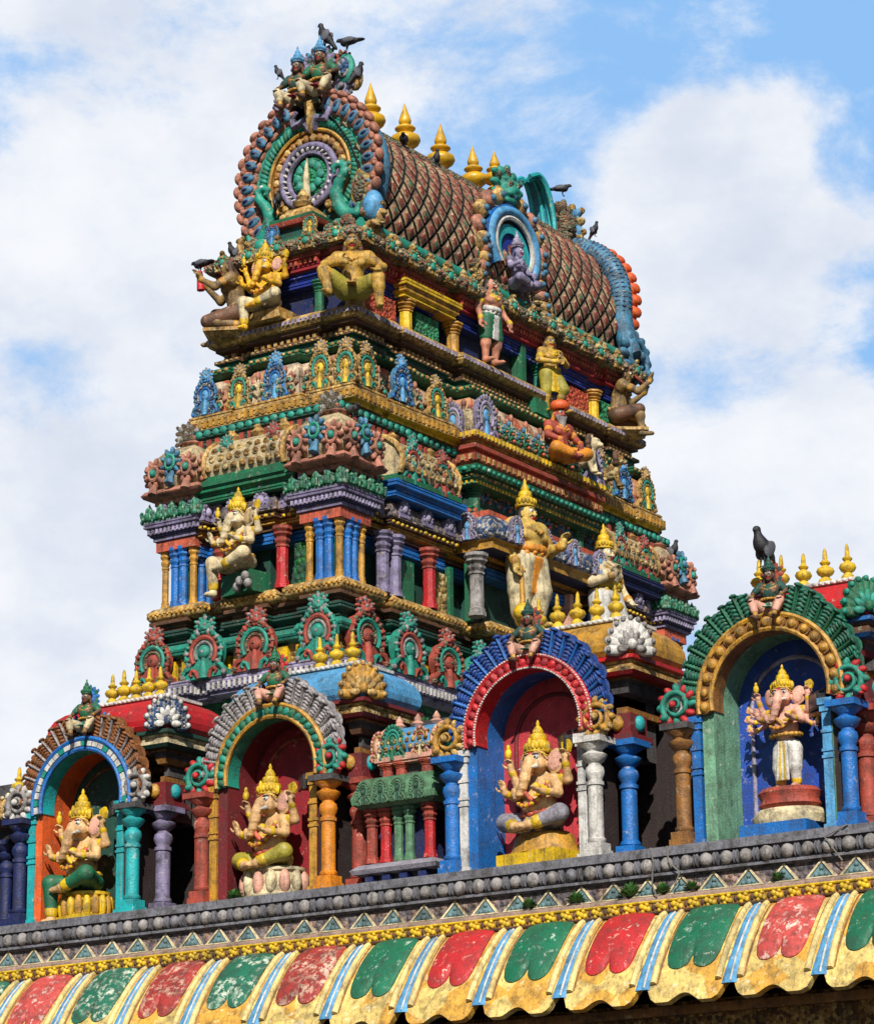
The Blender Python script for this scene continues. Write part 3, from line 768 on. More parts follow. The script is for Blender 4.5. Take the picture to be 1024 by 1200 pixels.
sl=bpy.data.lights.new('sun','SUN'); sl.energy=5.0; sl.angle=R(.5); sl.color=(1,.95,.87)
so=bpy.data.objects.new('sun',sl); COL.objects.link(so); so.rotation_euler=(-sund).to_track_quat('-Z','Y').to_euler(); so.location=(20,-20,40)
w=bpy.data.worlds.new('World'); sc.world=w; w.use_nodes=True
nt=w.node_tree; nt.nodes.clear(); L=nt.links.new
wo=_nd(nt,'ShaderNodeOutputWorld'); bg=_nd(nt,'ShaderNodeBackground'); L(bg.outputs[0],wo.inputs[0]); bg.inputs[1].default_value=.053
sky=_nd(nt,'ShaderNodeTexSky',sky_type='NISHITA'); sky.sun_disc=False; sky.sun_elevation=EL; sky.sun_rotation=AZ; sky.air_density=1.0; sky.dust_density=.6; sky.ozone_density=2.0
tc=_nd(nt,'ShaderNodeTexCoord'); D=tc.outputs['Generated']
def wm(op,a,b=None,c=None):
    n=_nd(nt,'ShaderNodeMath',operation=op)
    for i,v in enumerate((a,b,c)):
        if v is None: continue
        if isinstance(v,(int,float)): n.inputs[i].default_value=v
        else: L(v,n.inputs[i])
    return n.outputs[0]
def wn(scale,det,rough,off=0,dist=0):
    mp=_nd(nt,'ShaderNodeMapping'); mp.inputs['Location'].default_value=(off,off*.7,off*1.3); mp.inputs['Scale'].default_value=(1,1,1.5); L(D,mp.inputs['Vector'])
    n=_nd(nt,'ShaderNodeTexNoise'); n.inputs['Scale'].default_value=scale; n.inputs['Detail'].default_value=det; n.inputs['Roughness'].default_value=rough; n.inputs['Distortion'].default_value=dist; L(mp.outputs[0],n.inputs['Vector']); return n.outputs['Fac']
def smooth(v,a,b,lo=0.0,hi=1.0):
    r=_nd(nt,'ShaderNodeMapRange',interpolation_type='SMOOTHSTEP'); r.inputs[1].default_value=a; r.inputs[2].default_value=b; r.inputs[3].default_value=lo; r.inputs[4].default_value=hi; L(v,r.inputs[0]); return r.outputs[0]
# cloud banks: (azimuth from +y towards +x, elevation, angular radius, weight)
BANKS=[(-40.6,23.5,4.0,.60),(-39.6,21.3,2.8,.40),(-41.6,15.0,3.4,.85),(-40.9,12.5,3.8,.85),(-41.3,18.4,1.9,-.32),(-27.4,21.0,2.8,.75),(-28.6,22.2,1.6,.5),(-29.9,20.6,1.5,.4),(-26.9,15.7,2.2,.8),(-25.7,17.0,1.4,.5),(-29.5,15.5,1.9,.4),(-28.7,25.3,2.2,-.55),(-25.2,22.2,1.0,-.75),(-25.3,19.6,1.3,-.40),(-27.8,18.3,1.1,-.30),(-33.0,24.3,2.8,-.25),(-25.2,25.0,1.6,-.45)]
acc=None
for a,e,rad,wt in BANKS:
    d=(math.sin(R(a))*math.cos(R(e)),math.cos(R(a))*math.cos(R(e)),math.sin(R(e)))
    dp=_nd(nt,'ShaderNodeVectorMath',operation='DOT_PRODUCT'); L(D,dp.inputs[0]); dp.inputs[1].default_value=d
    g=smooth(dp.outputs['Value'],math.cos(R(rad*1.35)),1.0,0,wt)
    acc=g if acc is None else wm('ADD',acc,g)
n_big=wn(9,9,.62,3.1,.35); n_wisp=wn(22,10,.68,7.7,.2)
dens=wm('ADD',acc,wm('MULTIPLY_ADD',n_big,3.0,-1.5)); dens=wm('ADD',dens,wm('MULTIPLY_ADD',n_wisp,1.5,-.75))
cloud=smooth(dens,-.42,.38); mask=.95
fwd=_nd(nt,'ShaderNodeVectorMath',operation='DOT_PRODUCT'); L(D,fwd.inputs[0]); fwd.inputs[1].default_value=tuple(fw)
mask=wm('MULTIPLY',smooth(fwd.outputs['Value'],.86,.95),.95)
greyer=smooth(wn(11,7,.6,1.3),.35,.75)
cc=_nd(nt,'ShaderNodeMix',data_type='RGBA'); L(cloud,cc.inputs[0]); cc.inputs[6].default_value=(4.7,8.9,15.2,1); wh=_nd(nt,'ShaderNodeMix',data_type='RGBA'); L(greyer,wh.inputs[0]); wh.inputs[6].default_value=(15.4,15.7,16.3,1); wh.inputs[7].default_value=(11.2,12.2,14.2,1); L(wh.outputs[2],cc.inputs[7])
tint=_nd(nt,'ShaderNodeMix',data_type='RGBA',blend_type='MULTIPLY'); tint.inputs[0].default_value=1; L(sky.outputs[0],tint.inputs[6]); tint.inputs[7].default_value=(1,1,1,1)
mx=_nd(nt,'ShaderNodeMix',data_type='RGBA'); L(mask,mx.inputs[0]); L(tint.outputs[2],mx.inputs[6]); L(cc.outputs[2],mx.inputs[7]); L(mx.outputs[2],bg.inputs[0])
sc.view_settings.view_transform='Standard'; sc.view_settings.look='None'; sc.view_settings.gamma=1; sc.view_settings.exposure=.25
sc.cycles.max_bounces=5; sc.cycles.diffuse_bounces=2
paint('paving',(70,66,62),.5,.8,carve=.3,carvescale=2)
g=MB(); g.box(-900,900,-900,900,-.5,0,0); go=link('ground',g.mesh('ground',['paving'])); go['kind']='structure'

paint('ochre_pale',(206,184,140),.85,.65)
paint('orange_wall',(206,148,108),.75,.65,rgb2=(214,190,160),rgb3=(206,106,70),carvescale=4)
paint('teal_dim',(26,104,96),.8,.6)
paint('sea_green',(56,138,112),.75,.6,rgb2=(34,110,90),rgb3=(120,160,130),carvescale=30)
# ---------------------------------------------------------------- shared ornament meshes
K_GREEN=kudu_mesh('medallion',['teal','brick','teal','stone'])
K_ORANGE=kudu_mesh('medallion',['brick','teal','brick','patina'])
K_BLUE=kudu_mesh('medallion',['dusty_blue','blue_white','sky_blue','blue'],w=.92)
K_GOLD=kudu_mesh('medallion',['ochre','teal','yellow','mustard_carved'],w=.92)
K_LILAC=kudu_mesh('medallion',['lilac','pale_lilac','sky_blue','stone'])
CREST=crest_mesh('crest',['teal','stone','black'])
FEATHER=feather_mesh('feather',['feather_blue','feather_blue'])
LEAF=leaf_mesh('flame_leaf',['dusty_coral','dusty_blue','navy'])
FOLI=foliage_mesh('relief',['ochre_pale','dusty_coral','teal']); BUD=None
VOLUTE=volute_mesh('scroll',['teal','red','stone'])
FIN=finial_mesh('finial',['finial_gold'],0); FINS=finial_mesh('finial',['yellow'],1)
DOME=dome_mesh('turret_roof',['dusty_coral','ochre_pale','dusty_coral','teal','dusty_blue'])
LOTUS=lotus_mesh('lotus_bud',['sea_green','green'])
SHALA=shala_mesh('vaulted_roof',['ochre_pale','green','ochre','mustard_carved'],1.0)

def medallion(parent,me,world,rz,w,h,crest=None):
    w*=random.uniform(.93,1.06); h*=random.uniform(.95,1.06)
    o=inst('medallion',me,parent,world,rz,(w,w*.9,h)); o.rotation_euler[1]=random.uniform(-.03,.03)
    if crest:
        c=link('crest',CREST,o,(0,.04,.86),0,(.52,.55,.46)); 
        for i,mt in enumerate((crest,'stone','black')):
            c.material_slots[i].link='OBJECT'; c.material_slots[i].material=M[mt]
    return o

# ---------------------------------------------------------------- the tower
CX,CY=-4.36,6.6
def plan(a,b,front,side,cx=CX,cy=CY):
    q=[]
    for i,(e,d) in enumerate(front):
        q.append((e,-(b-d)))
        if i<len(front)-1: q.append((e,-(b-front[i+1][1])))
    for i in range(len(side)-2,-1,-1):
        q.append((a-side[i+1][1],-side[i][0])); q.append((a-side[i][1],-side[i][0]))
    full=q+[(x,-y) for x,y in reversed(q)]+[(-x,-y) for x,y in q]+[(-x,y) for x,y in reversed(q)]
    out=[]
    for p in full:
        if not out or math.hypot(p[0]-out[-1][0],p[1]-out[-1][1])>1e-5: out.append(p)
    return [(x+cx,y+cy) for x,y in out]
tower=thing('temple_tower','tall tapering temple tower covered in painted mouldings, medallions, columns and a diamond-tiled wagon-vault roof','temple tower',(CX,CY,0))
FR2=lambda a:[(.36,.05),(a-.66,.15),(a,0)]
def SD2(b): return [(1.15,-.16),(1.5,.16),(b-1.06,.06),(b-.70,.16),(b,0)]
P1=plan(1.40,4.02,FR2(1.40),SD2(4.02))
P2=plan(1.30,3.90,FR2(1.30),SD2(3.90))
P2b=plan(1.14,3.70,[(1.14,0)],[(1.2,-.14),(3.70,0)])
P3=plan(1.13,3.43,[(.42,-.03),(.62,.05),(1.13,0)],[(1.2,-.17),(1.5,.03),(2.7,.03),(2.9,.06),(3.43,0)])
P4=plan(.97,3.18,[(.5,-.02),(.7,.06),(.97,0)],[(1.0,-.04),(1.3,.08),(2.2,0),(2.5,.06),(3.18,0)])
def fine(prof):
    """cut two fine grooves into every tall fillet"""
    out=[prof[0]]
    for a,c in zip(prof,prof[1:]):
        dz=c[1]-a[1]
        if dz>.05 and abs(c[0]-a[0])<.03:
            for t in ((.28,.72) if dz>.085 else (.5,)):
                o=a[0]+(c[0]-a[0])*t; z=a[1]+dz*t; m=tuple(c[2:])
                out+=[(o,z-.007)+m,(o-.016,z-.004)+m,(o-.016,z+.004)+m,(o,z+.007)+m]
        out.append(c)
    return out
def band(name,pl,prof,mats,*extra):
    b=MB(); b.sweep(pl,fine(prof) if 'wall' not in name else prof,0)
    for e in extra: e(b)
    return part(name,b,mats,tower)
def strip(pl,step,fn,xmin=-99,ymax=99):
    """walk the outer faces that look to -y or +x and call fn(x,y,rz) at regular steps"""
    n=len(pl)
    for i in range(n):
        a=Vector(pl[i]); c=Vector(pl[(i+1)%n]); d=c-a; l=d.length
        if l<.14: continue
        d/=l; nx,ny=d.y,-d.x
        if not (ny<-.9 or nx>.9): continue
        k=max(1,round(l/step))
        for t in range(k):
            p=a+d*(l*(t+.5)/k); fn(p.x,p.y,0 if ny<-.9 else PI/2)
def off(pl,o):
    n=len(pl); out=[]
    nor=[]
    for i in range(n):
        a=pl[i]; b=pl[(i+1)%n]; l=math.hypot(b[0]-a[0],b[1]-a[1]); nor.append(((b[1]-a[1])/l,-(b[0]-a[0])/l))
    for i in range(n): out.append((pl[i][0]+(nor[i-1][0]+nor[i][0])*o,pl[i][1]+(nor[i-1][1]+nor[i][1])*o))
    return out
def beads(pl,o,z,step,size,mat=0):
    def g(b):
        def f(x,y,rz):
            k=random.uniform(.80,1.14); b.ell((x+random.uniform(-.006,.006),y,z+random.uniform(-.005,.005)),(size[0]*k,size[1]*k,size[2]*k) if rz==0 else (size[1]*k,size[0]*k,size[2]*k),mat,7,5)
        strip(off(pl,o),step,f)
    return g
def dentils(pl,o,z0,z1,step,wd,dp,mat=0):
    def g(b):
        def f(x,y,rz):
            if rz==0: b.box(x-wd/2,x+wd/2,y-dp,y+.02,z0,z1,mat)
            else: b.box(x-.02,x+dp,y-wd/2,y+wd/2,z0,z1,mat)
        strip(off(pl,o),step,f)
    return g

# --- first tier: plinth with the row of large medallions
band('base_wall',P1,[(0-.02,5.5),(-.02,8.5)],['dark_green'])
band('frieze',P1,[(-.05,8.5),(-.05,8.80)],['leaf_green'])
band('cornice',P1,[(-.03,8.80,0),(.05,8.84,0),(.05,8.87,1),(.085,8.88,1),(.085,8.99,1),(.06,9.0,0),(.06,9.05,0),(-.1,9.06,0)],['pale_lilac','lilac','white'],dentils(P1,.082,8.895,8.975,.075,.03,.02,2))
def blocks(b):
    def f(x,y,rz):
        if rz==0: b.box(x-.09,x+.09,y-.03,y+.05,9.06,9.33,1)
        else: b.box(x-.05,x+.03,y-.09,y+.09,9.06,9.33,1)
    strip(off(P1,-.11),.36,f)
band('plinth',P1,[(-.13,9.05),(-.13,9.36)],['mustard_carved','yellow'],blocks)
band('moulding',P1,[(-.12,9.36),(-.02,9.38),(.0,9.44),(-.03,9.50),(-.11,9.52)],['teal'])
band('moulding',P1,[(-.14,9.52),(-.10,9.54),(-.10,9.60),(-.03,9.62),(-.03,9.68),(-.09,9.70)],['dark_green'])
band('moulding',P1,[(-.12,9.70),(-.12,9.76),(-.05,9.78),(-.05,9.82)],['brown'])
band('ledge',P2,[(-.04,9.82),(.05,9.83),(.08,9.87),(.08,9.93),(.03,9.98),(-.2,9.985)],['ochre','gold'],beads(P2,.082,9.895,.07,(.024,.02,.022),1))
fy=CY-4.02-.09; fx=CX+1.40+.09
for x,k in ((-5.57,1),(-4.84,0),(-4.12,1),(-3.24,0)):
    dd=0 if (x<-5.2 or x>-3.6) else .02
    medallion(tower,(K_GREEN,K_ORANGE)[k],(x,fy+.04+dd,9.05),0,.62,.56,('teal','brick')[k])
for i,y in enumerate((3.05,3.85,4.65,5.35,6.1,6.9,7.7,8.5,9.3,10.15)):
    k=(i+1)%2
    medallion(tower,(K_GREEN,K_ORANGE)[k],(fx-.05+(.1 if 5.4<y<7.8 else -.02),y,9.05),PI/2,.70,.56,('teal','brick')[k])

# --- second tier: storey of columns
band('storey_wall',P2,[(-.26,9.9),(-.26,10.95)],['dark_green'])
band('lintel',P2,[(-.2,10.55),(-.10,10.56),(-.10,10.68),(-.2,10.69)],['blue'])
band('moulding',P2,[(-.24,10.69,0),(-.08,10.70,0),(-.08,10.76,0),(-.03,10.77,1),(-.03,10.82,1),(.02,10.83,0),(.02,10.88,0),(-.1,10.89,0)],['brown','gold','yellow'],beads(P2,.022,10.855,.09,(.03,.02,.022),2))
band('roof_slope',P2,[(-.02,10.89),(.05,10.91),(.05,10.95),(.02,11.05),(-.06,11.13),(-.2,11.17)],['stone_carved'])
b=MB()
b.slab([(-.1,0),(.1,0),(.11,.1),(.06,.2),(0,.27),(-.06,.2),(-.11,.1)],-.03,.04,0); b.ell((0,-.03,.11),(.05,.03,.06),1,8,5); b.ell((0,-.02,.26),(.035,.035,.04),0,7,5)
for q in range(9): b.ell((.085*math.cos(R(-30+30*q)),-.025,.11+.085*math.sin(R(-30+30*q))),(.022,.022,.026),q%2,6,4)
SMALLM=b.mesh('small_medallion',['lilac','pale_lilac'])
strip(off(P2,.03),.42,lambda x,y,rz: inst('small_medallion',SMALLM,tower,(x,y,10.93),rz))
def tcol(x,y,mat,r=.05,z0=9.985,z1=10.70,mc=None,style='square'):
    b=MB(); column(b,x,y,z0,z1,r,style,0,1); return part('column',b,[mat,mc or mat],tower)
def corner_bay(x,y,rev,full=True):
    """projecting corner pavilion centred x,y: columns, bands, lotus battlement, domed turret"""
    hw=.25
    sq=[(x-hw,y-hw),(x+hw,y-hw),(x+hw,y+hw),(x-hw,y+hw)]
    b=MB(); b.sweep(off(sq,-.11),[(0,9.98),(0,10.66)]); part('bay_wall',b,['dark_green'],tower)
    e=hw-.045
    for dx in (-e,-.06,.06,e):
        m='gold' if abs(dx)>.1 else 'blue'
        tcol(x+dx,y-e,m,.045 if m=='blue' else .036)
        if dx>-.1: tcol(x+e,y+dx,m,.045 if m=='blue' else .036)
    b=MB(); b.sweep(sq,[(-.04,10.66,0),(.035,10.665,0),(.035,10.78,0),(-.02,10.785,0)]); part('moulding',b,['coral'],tower)
    b=MB(); b.sweep(sq,fine([(.0,10.785,1),(.06,10.79,0),(.06,10.835,0),(.09,10.84,1),(.09,10.86,1),(.11,10.862,0),(.11,10.93,0),(.14,10.94,0),(.15,11.0,0),(.0,11.01,0)])); dentils(off(sq,.0),.112,10.87,10.92,.06,.028,.012,2)(b); part('cornice',b,['lilac','navy','pale_lilac'],tower)
    for i in range(5):
        t=-.33+.165*i
        inst('lotus_bud',LOTUS,tower,(x+t,y-hw-.11,11.0),0,(1.2,1.2,1.12))
        inst('lotus_bud',LOTUS,tower,(x+hw+.11,y+t,11.0),PI/2,(1.2,1.2,1.12))
    b=MB(); b.sweep(sq,[(-.0,11.0),(-.0,11.22)]); part('bay_neck',b,['brick'],tower)
    d=inst('turret_roof',DOME,tower,(x+.04,y-.04,11.20),0,(.80,.80,.98))
    c=link('crest',CREST,d,(0,-.1,.74),PI/4,(.40,.34,.34))
    for i,mt in enumerate(('patina','stone','black')): c.material_slots[i].link='OBJECT'; c.material_slots[i].material=M[mt]
NB=(CX+1.03,CY-3.90+.28); LB=(CX-1.03,CY-3.90+.28); RB=(CX+1.03,CY+3.85-.34)
corner_bay(*NB,0); corner_bay(*LB,0); corner_bay(*RB,0)
# recess columns and panels, left face
yr=CY-3.92+.12
tcol(-3.92,yr-.02,'red',.062,mc='brick'); tcol(-4.80,yr-.02,'red',.062,mc='brick'); tcol(-4.60,yr+.06,'green',.05)
b=MB(); b.box(-3.84,-3.62,yr+.1,yr+.13,10.02,10.52); part('panel',b,['leaf_green'],tower)
# right face
xr=CX+1.30-.08
for y,mt,mc in ((3.62,'lilac','lilac'),(3.86,'lilac','lilac'),(4.55,'red','brick'),(9.0,'red','brick'),(9.5,'lilac','lilac')): tcol(xr,y,mt,.066,mc=mc)
for y in (5.18,7.95): tcol(CX+1.40+.06,y,'stone',.075,z1=10.74,mc='stone')
b=MB(); b.box(xr-.12,xr-.07,4.68,5.02,10.02,10.50); part('panel',b,['mustard_carved'],tower)
b=MB(); b.box(xr-.12,xr-.07,3.97,4.35,10.02,10.50); part('panel',b,['green'],tower)
b=MB(); b.box(xr-.10,xr-.03,5.03,5.10,10.0,10.6); b.box(xr-.02,xr+.05,5.32,5.40,10.0,10.7); part('door_jamb',b,['green'],tower)
b=MB(); b.box(CX+1.3,CX+1.44,7.30,7.38,10.0,10.7); part('door_jamb',b,['skin_pink'],tower)
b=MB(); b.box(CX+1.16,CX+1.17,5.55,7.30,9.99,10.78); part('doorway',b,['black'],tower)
# centre bay canopy of the right face, painted blue and white
CB=[(CX+1.0,CY-1.32),(CX+1.62,CY-1.32),(CX+1.62,CY+1.32),(CX+1.0,CY+1.32)]
b=MB(); b.sweep(CB,[(-.05,10.80,0),(.03,10.81,0),(.03,10.90,1),(.07,10.92,1),(.10,10.96,2),(.10,11.04,2),(.05,11.15,2),(-.06,11.24,2),(-.1,11.25,0),(-.1,11.32,3),(-.22,11.33,3)]); part('canopy',b,['navy','gold','blue_white','coral'],tower)
for y in (CY-.95,CY-.3,CY+.35,CY+.95): inst('medallion',K_LILAC,tower,(CX+1.74,y,10.93),PI/2,(.3,.3,.34))
inst('medallion',K_LILAC,tower,(CX+1.35,CY-1.44,10.93),0,(.3,.3,.34))
# --- third tier: attic with turrets
band('attic_wall',P2b,[(-.06,11.1),(-.06,12.0)],['teal_dim'])
band('moulding',P2b,[(-.1,11.30),(-.0,11.31),(-.0,11.42),(-.06,11.43)],['green','brick'],beads(P2b,.0,11.365,.13,(.045,.02,.035),1))
band('frieze',P2b,[(-.08,11.86),(-.01,11.87),(-.01,11.99),(.02,12.0),(.02,12.1),(-.05,12.11)],['dark_green','teal','brick'],dentils(P2b,-.01,11.89,11.97,.12,.06,.02,2),beads(P2b,.02,12.05,.12,(.05,.025,.045),1))
# shala roofs along the ledge
def shala(x,y,z,rz,L,s,k,over=None):
    o=inst('vaulted_roof',SHALA,tower,(x,y,z),rz,(L,s,s),over)
    return o
shala(-4.36,CY-3.92+.24,11.30,0,1.12,1.0,0)
band('moulding',[( -4.98,CY-3.92+.04),(-3.74,CY-3.92+.04),(-3.74,CY-3.3),(-4.98,CY-3.3)],[(0,11.12),(.05,11.13),(.05,11.22),(.1,11.24),(.1,11.31),(0,11.32)],['green'])
for x in (-4.66,-3.98): medallion(tower,K_GREEN if x<-4.3 else K_ORANGE,(x,CY-3.92+.0,11.32),0,.40,.46,'teal' if x<-4.3 else 'brick')
xs=CX+1.30-.20
for y,L in ((4.35,1.15),(9.0,1.1)):
    shala(xs,y,11.30,PI/2,L,1.0,0)
    band('moulding',[(xs-.4,y-.62),(xs+.22,y-.62),(xs+.22,y+.62),(xs-.4,y+.62)],[(0,11.12),(.05,11.13),(.05,11.22),(.1,11.24),(.1,11.31),(0,11.32)],['blue' if y<5 else 'navy'])
    for dy,k in ((-.34,0),(.28,1)): medallion(tower,(K_GREEN,K_ORANGE)[k],(xs+.29,y+dy,11.32),PI/2,.44,.46,('teal','brick')[k])
# centre bay of the attic on the right: green and red courses, painted parapet panels
CB2=[(CX+.9,CY-1.28),(CX+1.36,CY-1.28),(CX+1.36,CY+1.5),(CX+.9,CY+1.5)]
b=MB(); b.sweep(CB2,[(-.12,11.32,0),(-.12,11.62,0)]); part('attic_wall',b,['dark_green'],tower)
for y in (CY-1.1,CY+.1,CY+1.25): tcol(CX+1.24,y,'green',.06,11.32,11.66)
b=MB(); b.sweep(CB2,[(-.1,11.64,0),(.02,11.66,0),(.02,11.71,1),(.06,11.72,1),(.06,11.77,0),(.11,11.78,0),(.13,11.86,0),(.0,11.88,0),(.0,11.92,2),(.06,11.93,2),(.07,12.02,3),(.02,12.03,3),(.02,12.07,2),(.09,12.08,2),(.09,12.13,3),(.0,12.15,3),(.0,12.2,4),(.1,12.21,4),(.1,12.29,4),(-.1,12.31,4)]); dentils(off(CB2,0),.022,11.665,11.705,.07,.03,.015,5)(b); dentils(off(CB2,0),.06,11.945,12.01,.11,.05,.018,4)(b); dentils(off(CB2,0),.105,12.225,12.28,.08,.035,.014,5)(b); beads(CB2,.065,11.745,.09,(.03,.02,.02),4)(b); beads(CB2,.125,11.82,.11,(.036,.02,.03),1)(b); part('cornice',b,['green','teal','coral','brick','ochre','yellow'],tower)
b=MB(); b.sweep(CB2,[(-.04,12.3,0),(-.01,12.34,1),(0,12.42,1),(-.03,12.55,1),(-.1,12.63,1),(-.2,12.66,0)]); part('parapet_panel',b,['ochre','ochre_pale'],tower)
for i in range(7): inst('relief',FOLI,tower,(CX+1.37,CY-.88+.335*i,12.33),PI/2,(.95,1,.95),{0:'green',1:'dusty_blue',2:'coral'})
for y in (CY-1.1,CY+1.36): inst('medallion',K_LILAC,tower,(CX+1.43,y,12.24),PI/2,(.5,.4,.56))
inst('medallion',K_LILAC,tower,(CX+1.12,CY-1.36,12.2),0,(.34,.34,.5))
for i in range(4): inst('finial',FINS,tower,(CX+1.12,CY-.72+.3*i,12.62),0,.22)
# yellow cornice and medallion row
band('cornice',P3,[(-.1,12.10),(.03,12.13),(.03,12.17,1),(.09,12.18,1),(.09,12.30,0),(.06,12.31,0),(.06,12.37,0),(-.12,12.40,0)],['ochre','yellow','gold'],dentils(P3,.088,12.20,12.28,.085,.045,.015,2))
band('medallion_wall',P3,[(-.04,12.38),(-.03,12.44),(-.03,12.68),(-.10,12.80),(-.2,12.86)],['orange_wall'])
strip(off(P3,-.03),.36,lambda x,y,rz: inst('relief',FOLI,tower,(x,y,12.42),rz,(1.0,1.0,1.15)))
strip(off(P2b,-.06),.44,lambda x,y,rz: inst('relief',FOLI,tower,(x,y,11.50),rz,(1.1,1.0,1.05),{0:'dusty_blue',1:'ochre',2:'coral'}))
y3=CY-3.43-.04; x3=CX+1.13+.04
for x,me in ((-5.33,K_BLUE),(-4.84,K_GOLD),(-4.30,K_BLUE),(-3.66,K_GOLD),(-3.30,K_GOLD)):
    medallion(tower,me,(x,y3+.01,12.39),0,.40,.44,'sky_blue' if me is K_BLUE else 'ochre')
for y,me in ((3.42,K_GOLD),(4.12,K_BLUE),(4.85,K_GOLD),(8.6,K_GOLD),(9.15,K_BLUE),(9.75,K_GOLD)):
    medallion(tower,me,(x3,y,12.39),PI/2,.46,.44,'sky_blue' if me is K_BLUE else 'ochre')
band('moulding',P3,[(-.22,12.82),(-.12,12.85),(-.05,12.89),(-.05,12.95),(-.16,12.98)],['green','ochre'],beads(P3,-.045,12.92,.10,(.034,.016,.024),1))
band('moulding',P4,[(-.02,12.96,0),(.0,13.02,0),(.0,13.06,1),(.05,13.07,1),(.05,13.11,0),(-.03,13.13,0),(-.03,13.2,0),(.04,13.22,0),(.04,13.27,0)],['brown','dark_green','ochre'],dentils(P4,-.03,13.14,13.19,.09,.045,.025,2),beads(P4,.05,13.09,.08,(.026,.014,.016),2))
band('ledge',P4,[(-.0,13.26),(.09,13.27),(.12,13.31),(.12,13.37),(.08,13.41),(-.3,13.42)],['ochre','pale_lilac'],dentils(P4,.12,13.315,13.36,.075,.04,.012,1))
# --- fourth storey
band('storey_wall',P4,[(-.2,13.4),(-.2,14.0)],['navy'])
band('lintel',P4,[(-.19,13.82),(-.08,13.83),(-.08,13.93),(-.05,13.94),(-.05,13.99)],['deep_blue'])
band('frieze',P4,[(-.06,13.99,0),(.0,14.0,0),(.0,14.13,0),(.04,14.14,1),(.04,14.19,1)],['crimson','brick','coral'],dentils(P4,.0,14.07,14.12,.07,.035,.03,2))
band('cornice',P4,[(.0,14.19),(.10,14.20),(.15,14.25),(.15,14.31),(.10,14.38),(-.05,14.42)],['patina','patina_cream'],beads(P4,.15,14.28,.13,(.05,.025,.03),1))
strip(off(P4,.13),.46,lambda x,y,rz: inst('small_medallion',SMALLM,tower,(x,y,14.20),rz,(1,1,.85),{0:'mustard_carved',1:'teal'}))
def t4col(x,y,mat,r=.07): tcol(x,y,mat,r,13.42,13.84,mc='gold' if mat=='yellow' else mat)
x4=CX+.97
for y,mt in ((3.66,'gold'),(4.62,'yellow'),(5.62,'gold'),(7.6,'teal'),(8.9,'yellow'),(9.65,'stone')): t4col(x4-.09,y,mt)
t4col(CX+.97-.09,3.53,'gold'); t4col(-3.9,CY-3.18+.04,'green',.05); t4col(-4.8,CY-3.18+.04,'green',.05)
for ya,yb,mt in ((3.78,4.42,'orange_carved'),(4.84,5.32,'green_carved'),(8.35,8.8,'orange_carved'),(9.1,9.5,'green_carved')):
    b=MB(); b.box(x4-.16,x4-.09,ya,yb,13.43,13.78); part('panel',b,[mt],tower)
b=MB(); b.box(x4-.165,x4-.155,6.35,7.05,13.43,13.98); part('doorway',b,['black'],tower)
b=MB(); b.box(x4-.16,x4+.0,7.05,7.15,13.2,13.98); b.box(x4-.1,x4+.16,7.1,7.55,13.05,13.25); part('door_jamb',b,['green'],tower)
band('capital_band',[(x4-.2,4.5),(x4-.02,4.5),(x4-.02,5.5),(x4-.2,5.5)],[(0,13.84,0),(.04,13.85,0),(.04,13.9,1),(.07,13.91,1),(.07,13.97,0),(.1,13.98,0),(.1,14.05,1),(.03,14.06,1)],['gold','yellow'])
# --- wagon vault
Y0,Y1=3.72,9.62
def vprof(t):
    """half outline of vault, t 0..1 from eave to ridge -> (half width, z)"""
    pts=[(.66,14.42),(.80,14.60),(.88,14.85),(.89,15.1),(.84,15.38),(.72,15.68),(.52,15.98),(.27,16.22),(.0,16.38)]
    q=t*(len(pts)-1); i=min(int(q),len(pts)-2); f=q-i
    a,b=pts[i],pts[i+1]; return (a[0]+(b[0]-a[0])*f,a[1]+(b[1]-a[1])*f)
b=MB()
for sgn in (1,-1):
    b.grid(lambda u,v:(CX+sgn*(vprof(v)[0]-.02),Y0+(Y1-Y0)*(u if sgn>0 else 1-u),vprof(v)[1]-.02),8,32,0)
part('roof_vault',b,['dark_interior'],tower)
# diamond tiles, raised, each with an inset flower
b=MB()
nu,nv=23,7
for j in range(-1,2*nv):
    for i in range(nu+1):
        cu=(i+(.5 if j%2 else 0))/nu; cv=(j+1)/(2*nv)
        if cv<.10 or cv>.96 or cu<.012 or cu>.988: continue
        for sgn in (1,):
            du,dv=.5/nu,.5/nv
            def S(u,v,o):
                u=min(max(u,0),1); v=min(max(v,.02),.999)
                wv,z=vprof(v); w2,z2=vprof(min(v+.01,1)); w1,z1=vprof(max(v-.01,0))
                n=Vector((z2-z1,0,-(w2-w1))).normalized()
                return (CX+wv+n.x*o,Y0+(Y1-Y0)*u,z+n.z*o)
            def rim(k,o): return [S(cu+du*k*a,cv+dv*k*c,o) for a,c in ((0,-1),(.5,-.5),(1,0),(.5,.5),(0,1),(-.5,.5),(-1,0),(-.5,-.5))]
            A,B_,C_=rim(.86,-.01),rim(.80,.03),rim(.50,.036); D_=rim(.34,.05)
            vs=A+B_+C_+D_+[S(cu,cv,.055)]
            fs=[];ms=[]
            for q in range(8):
                r2=(q+1)%8
                fs+=[(q,r2,8+r2,8+q),(8+q,8+r2,16+r2,16+q),(16+q,16+r2,24+r2,24+q),(24+q,24+r2,32)]
                ms+=[0,1,(2 if q%2 else 1),(3 if (i*3+j*5)%7 else 4)]
            b.add(vs,fs,ms)
tiles=part('roof_tiles',b,['dark_interior','tile_cream','bloom_red','bloom_red','sage'],tower)
b=MB()
for k,(hw,z) in enumerate(((.12,16.34),(.30,16.22))):
    pass
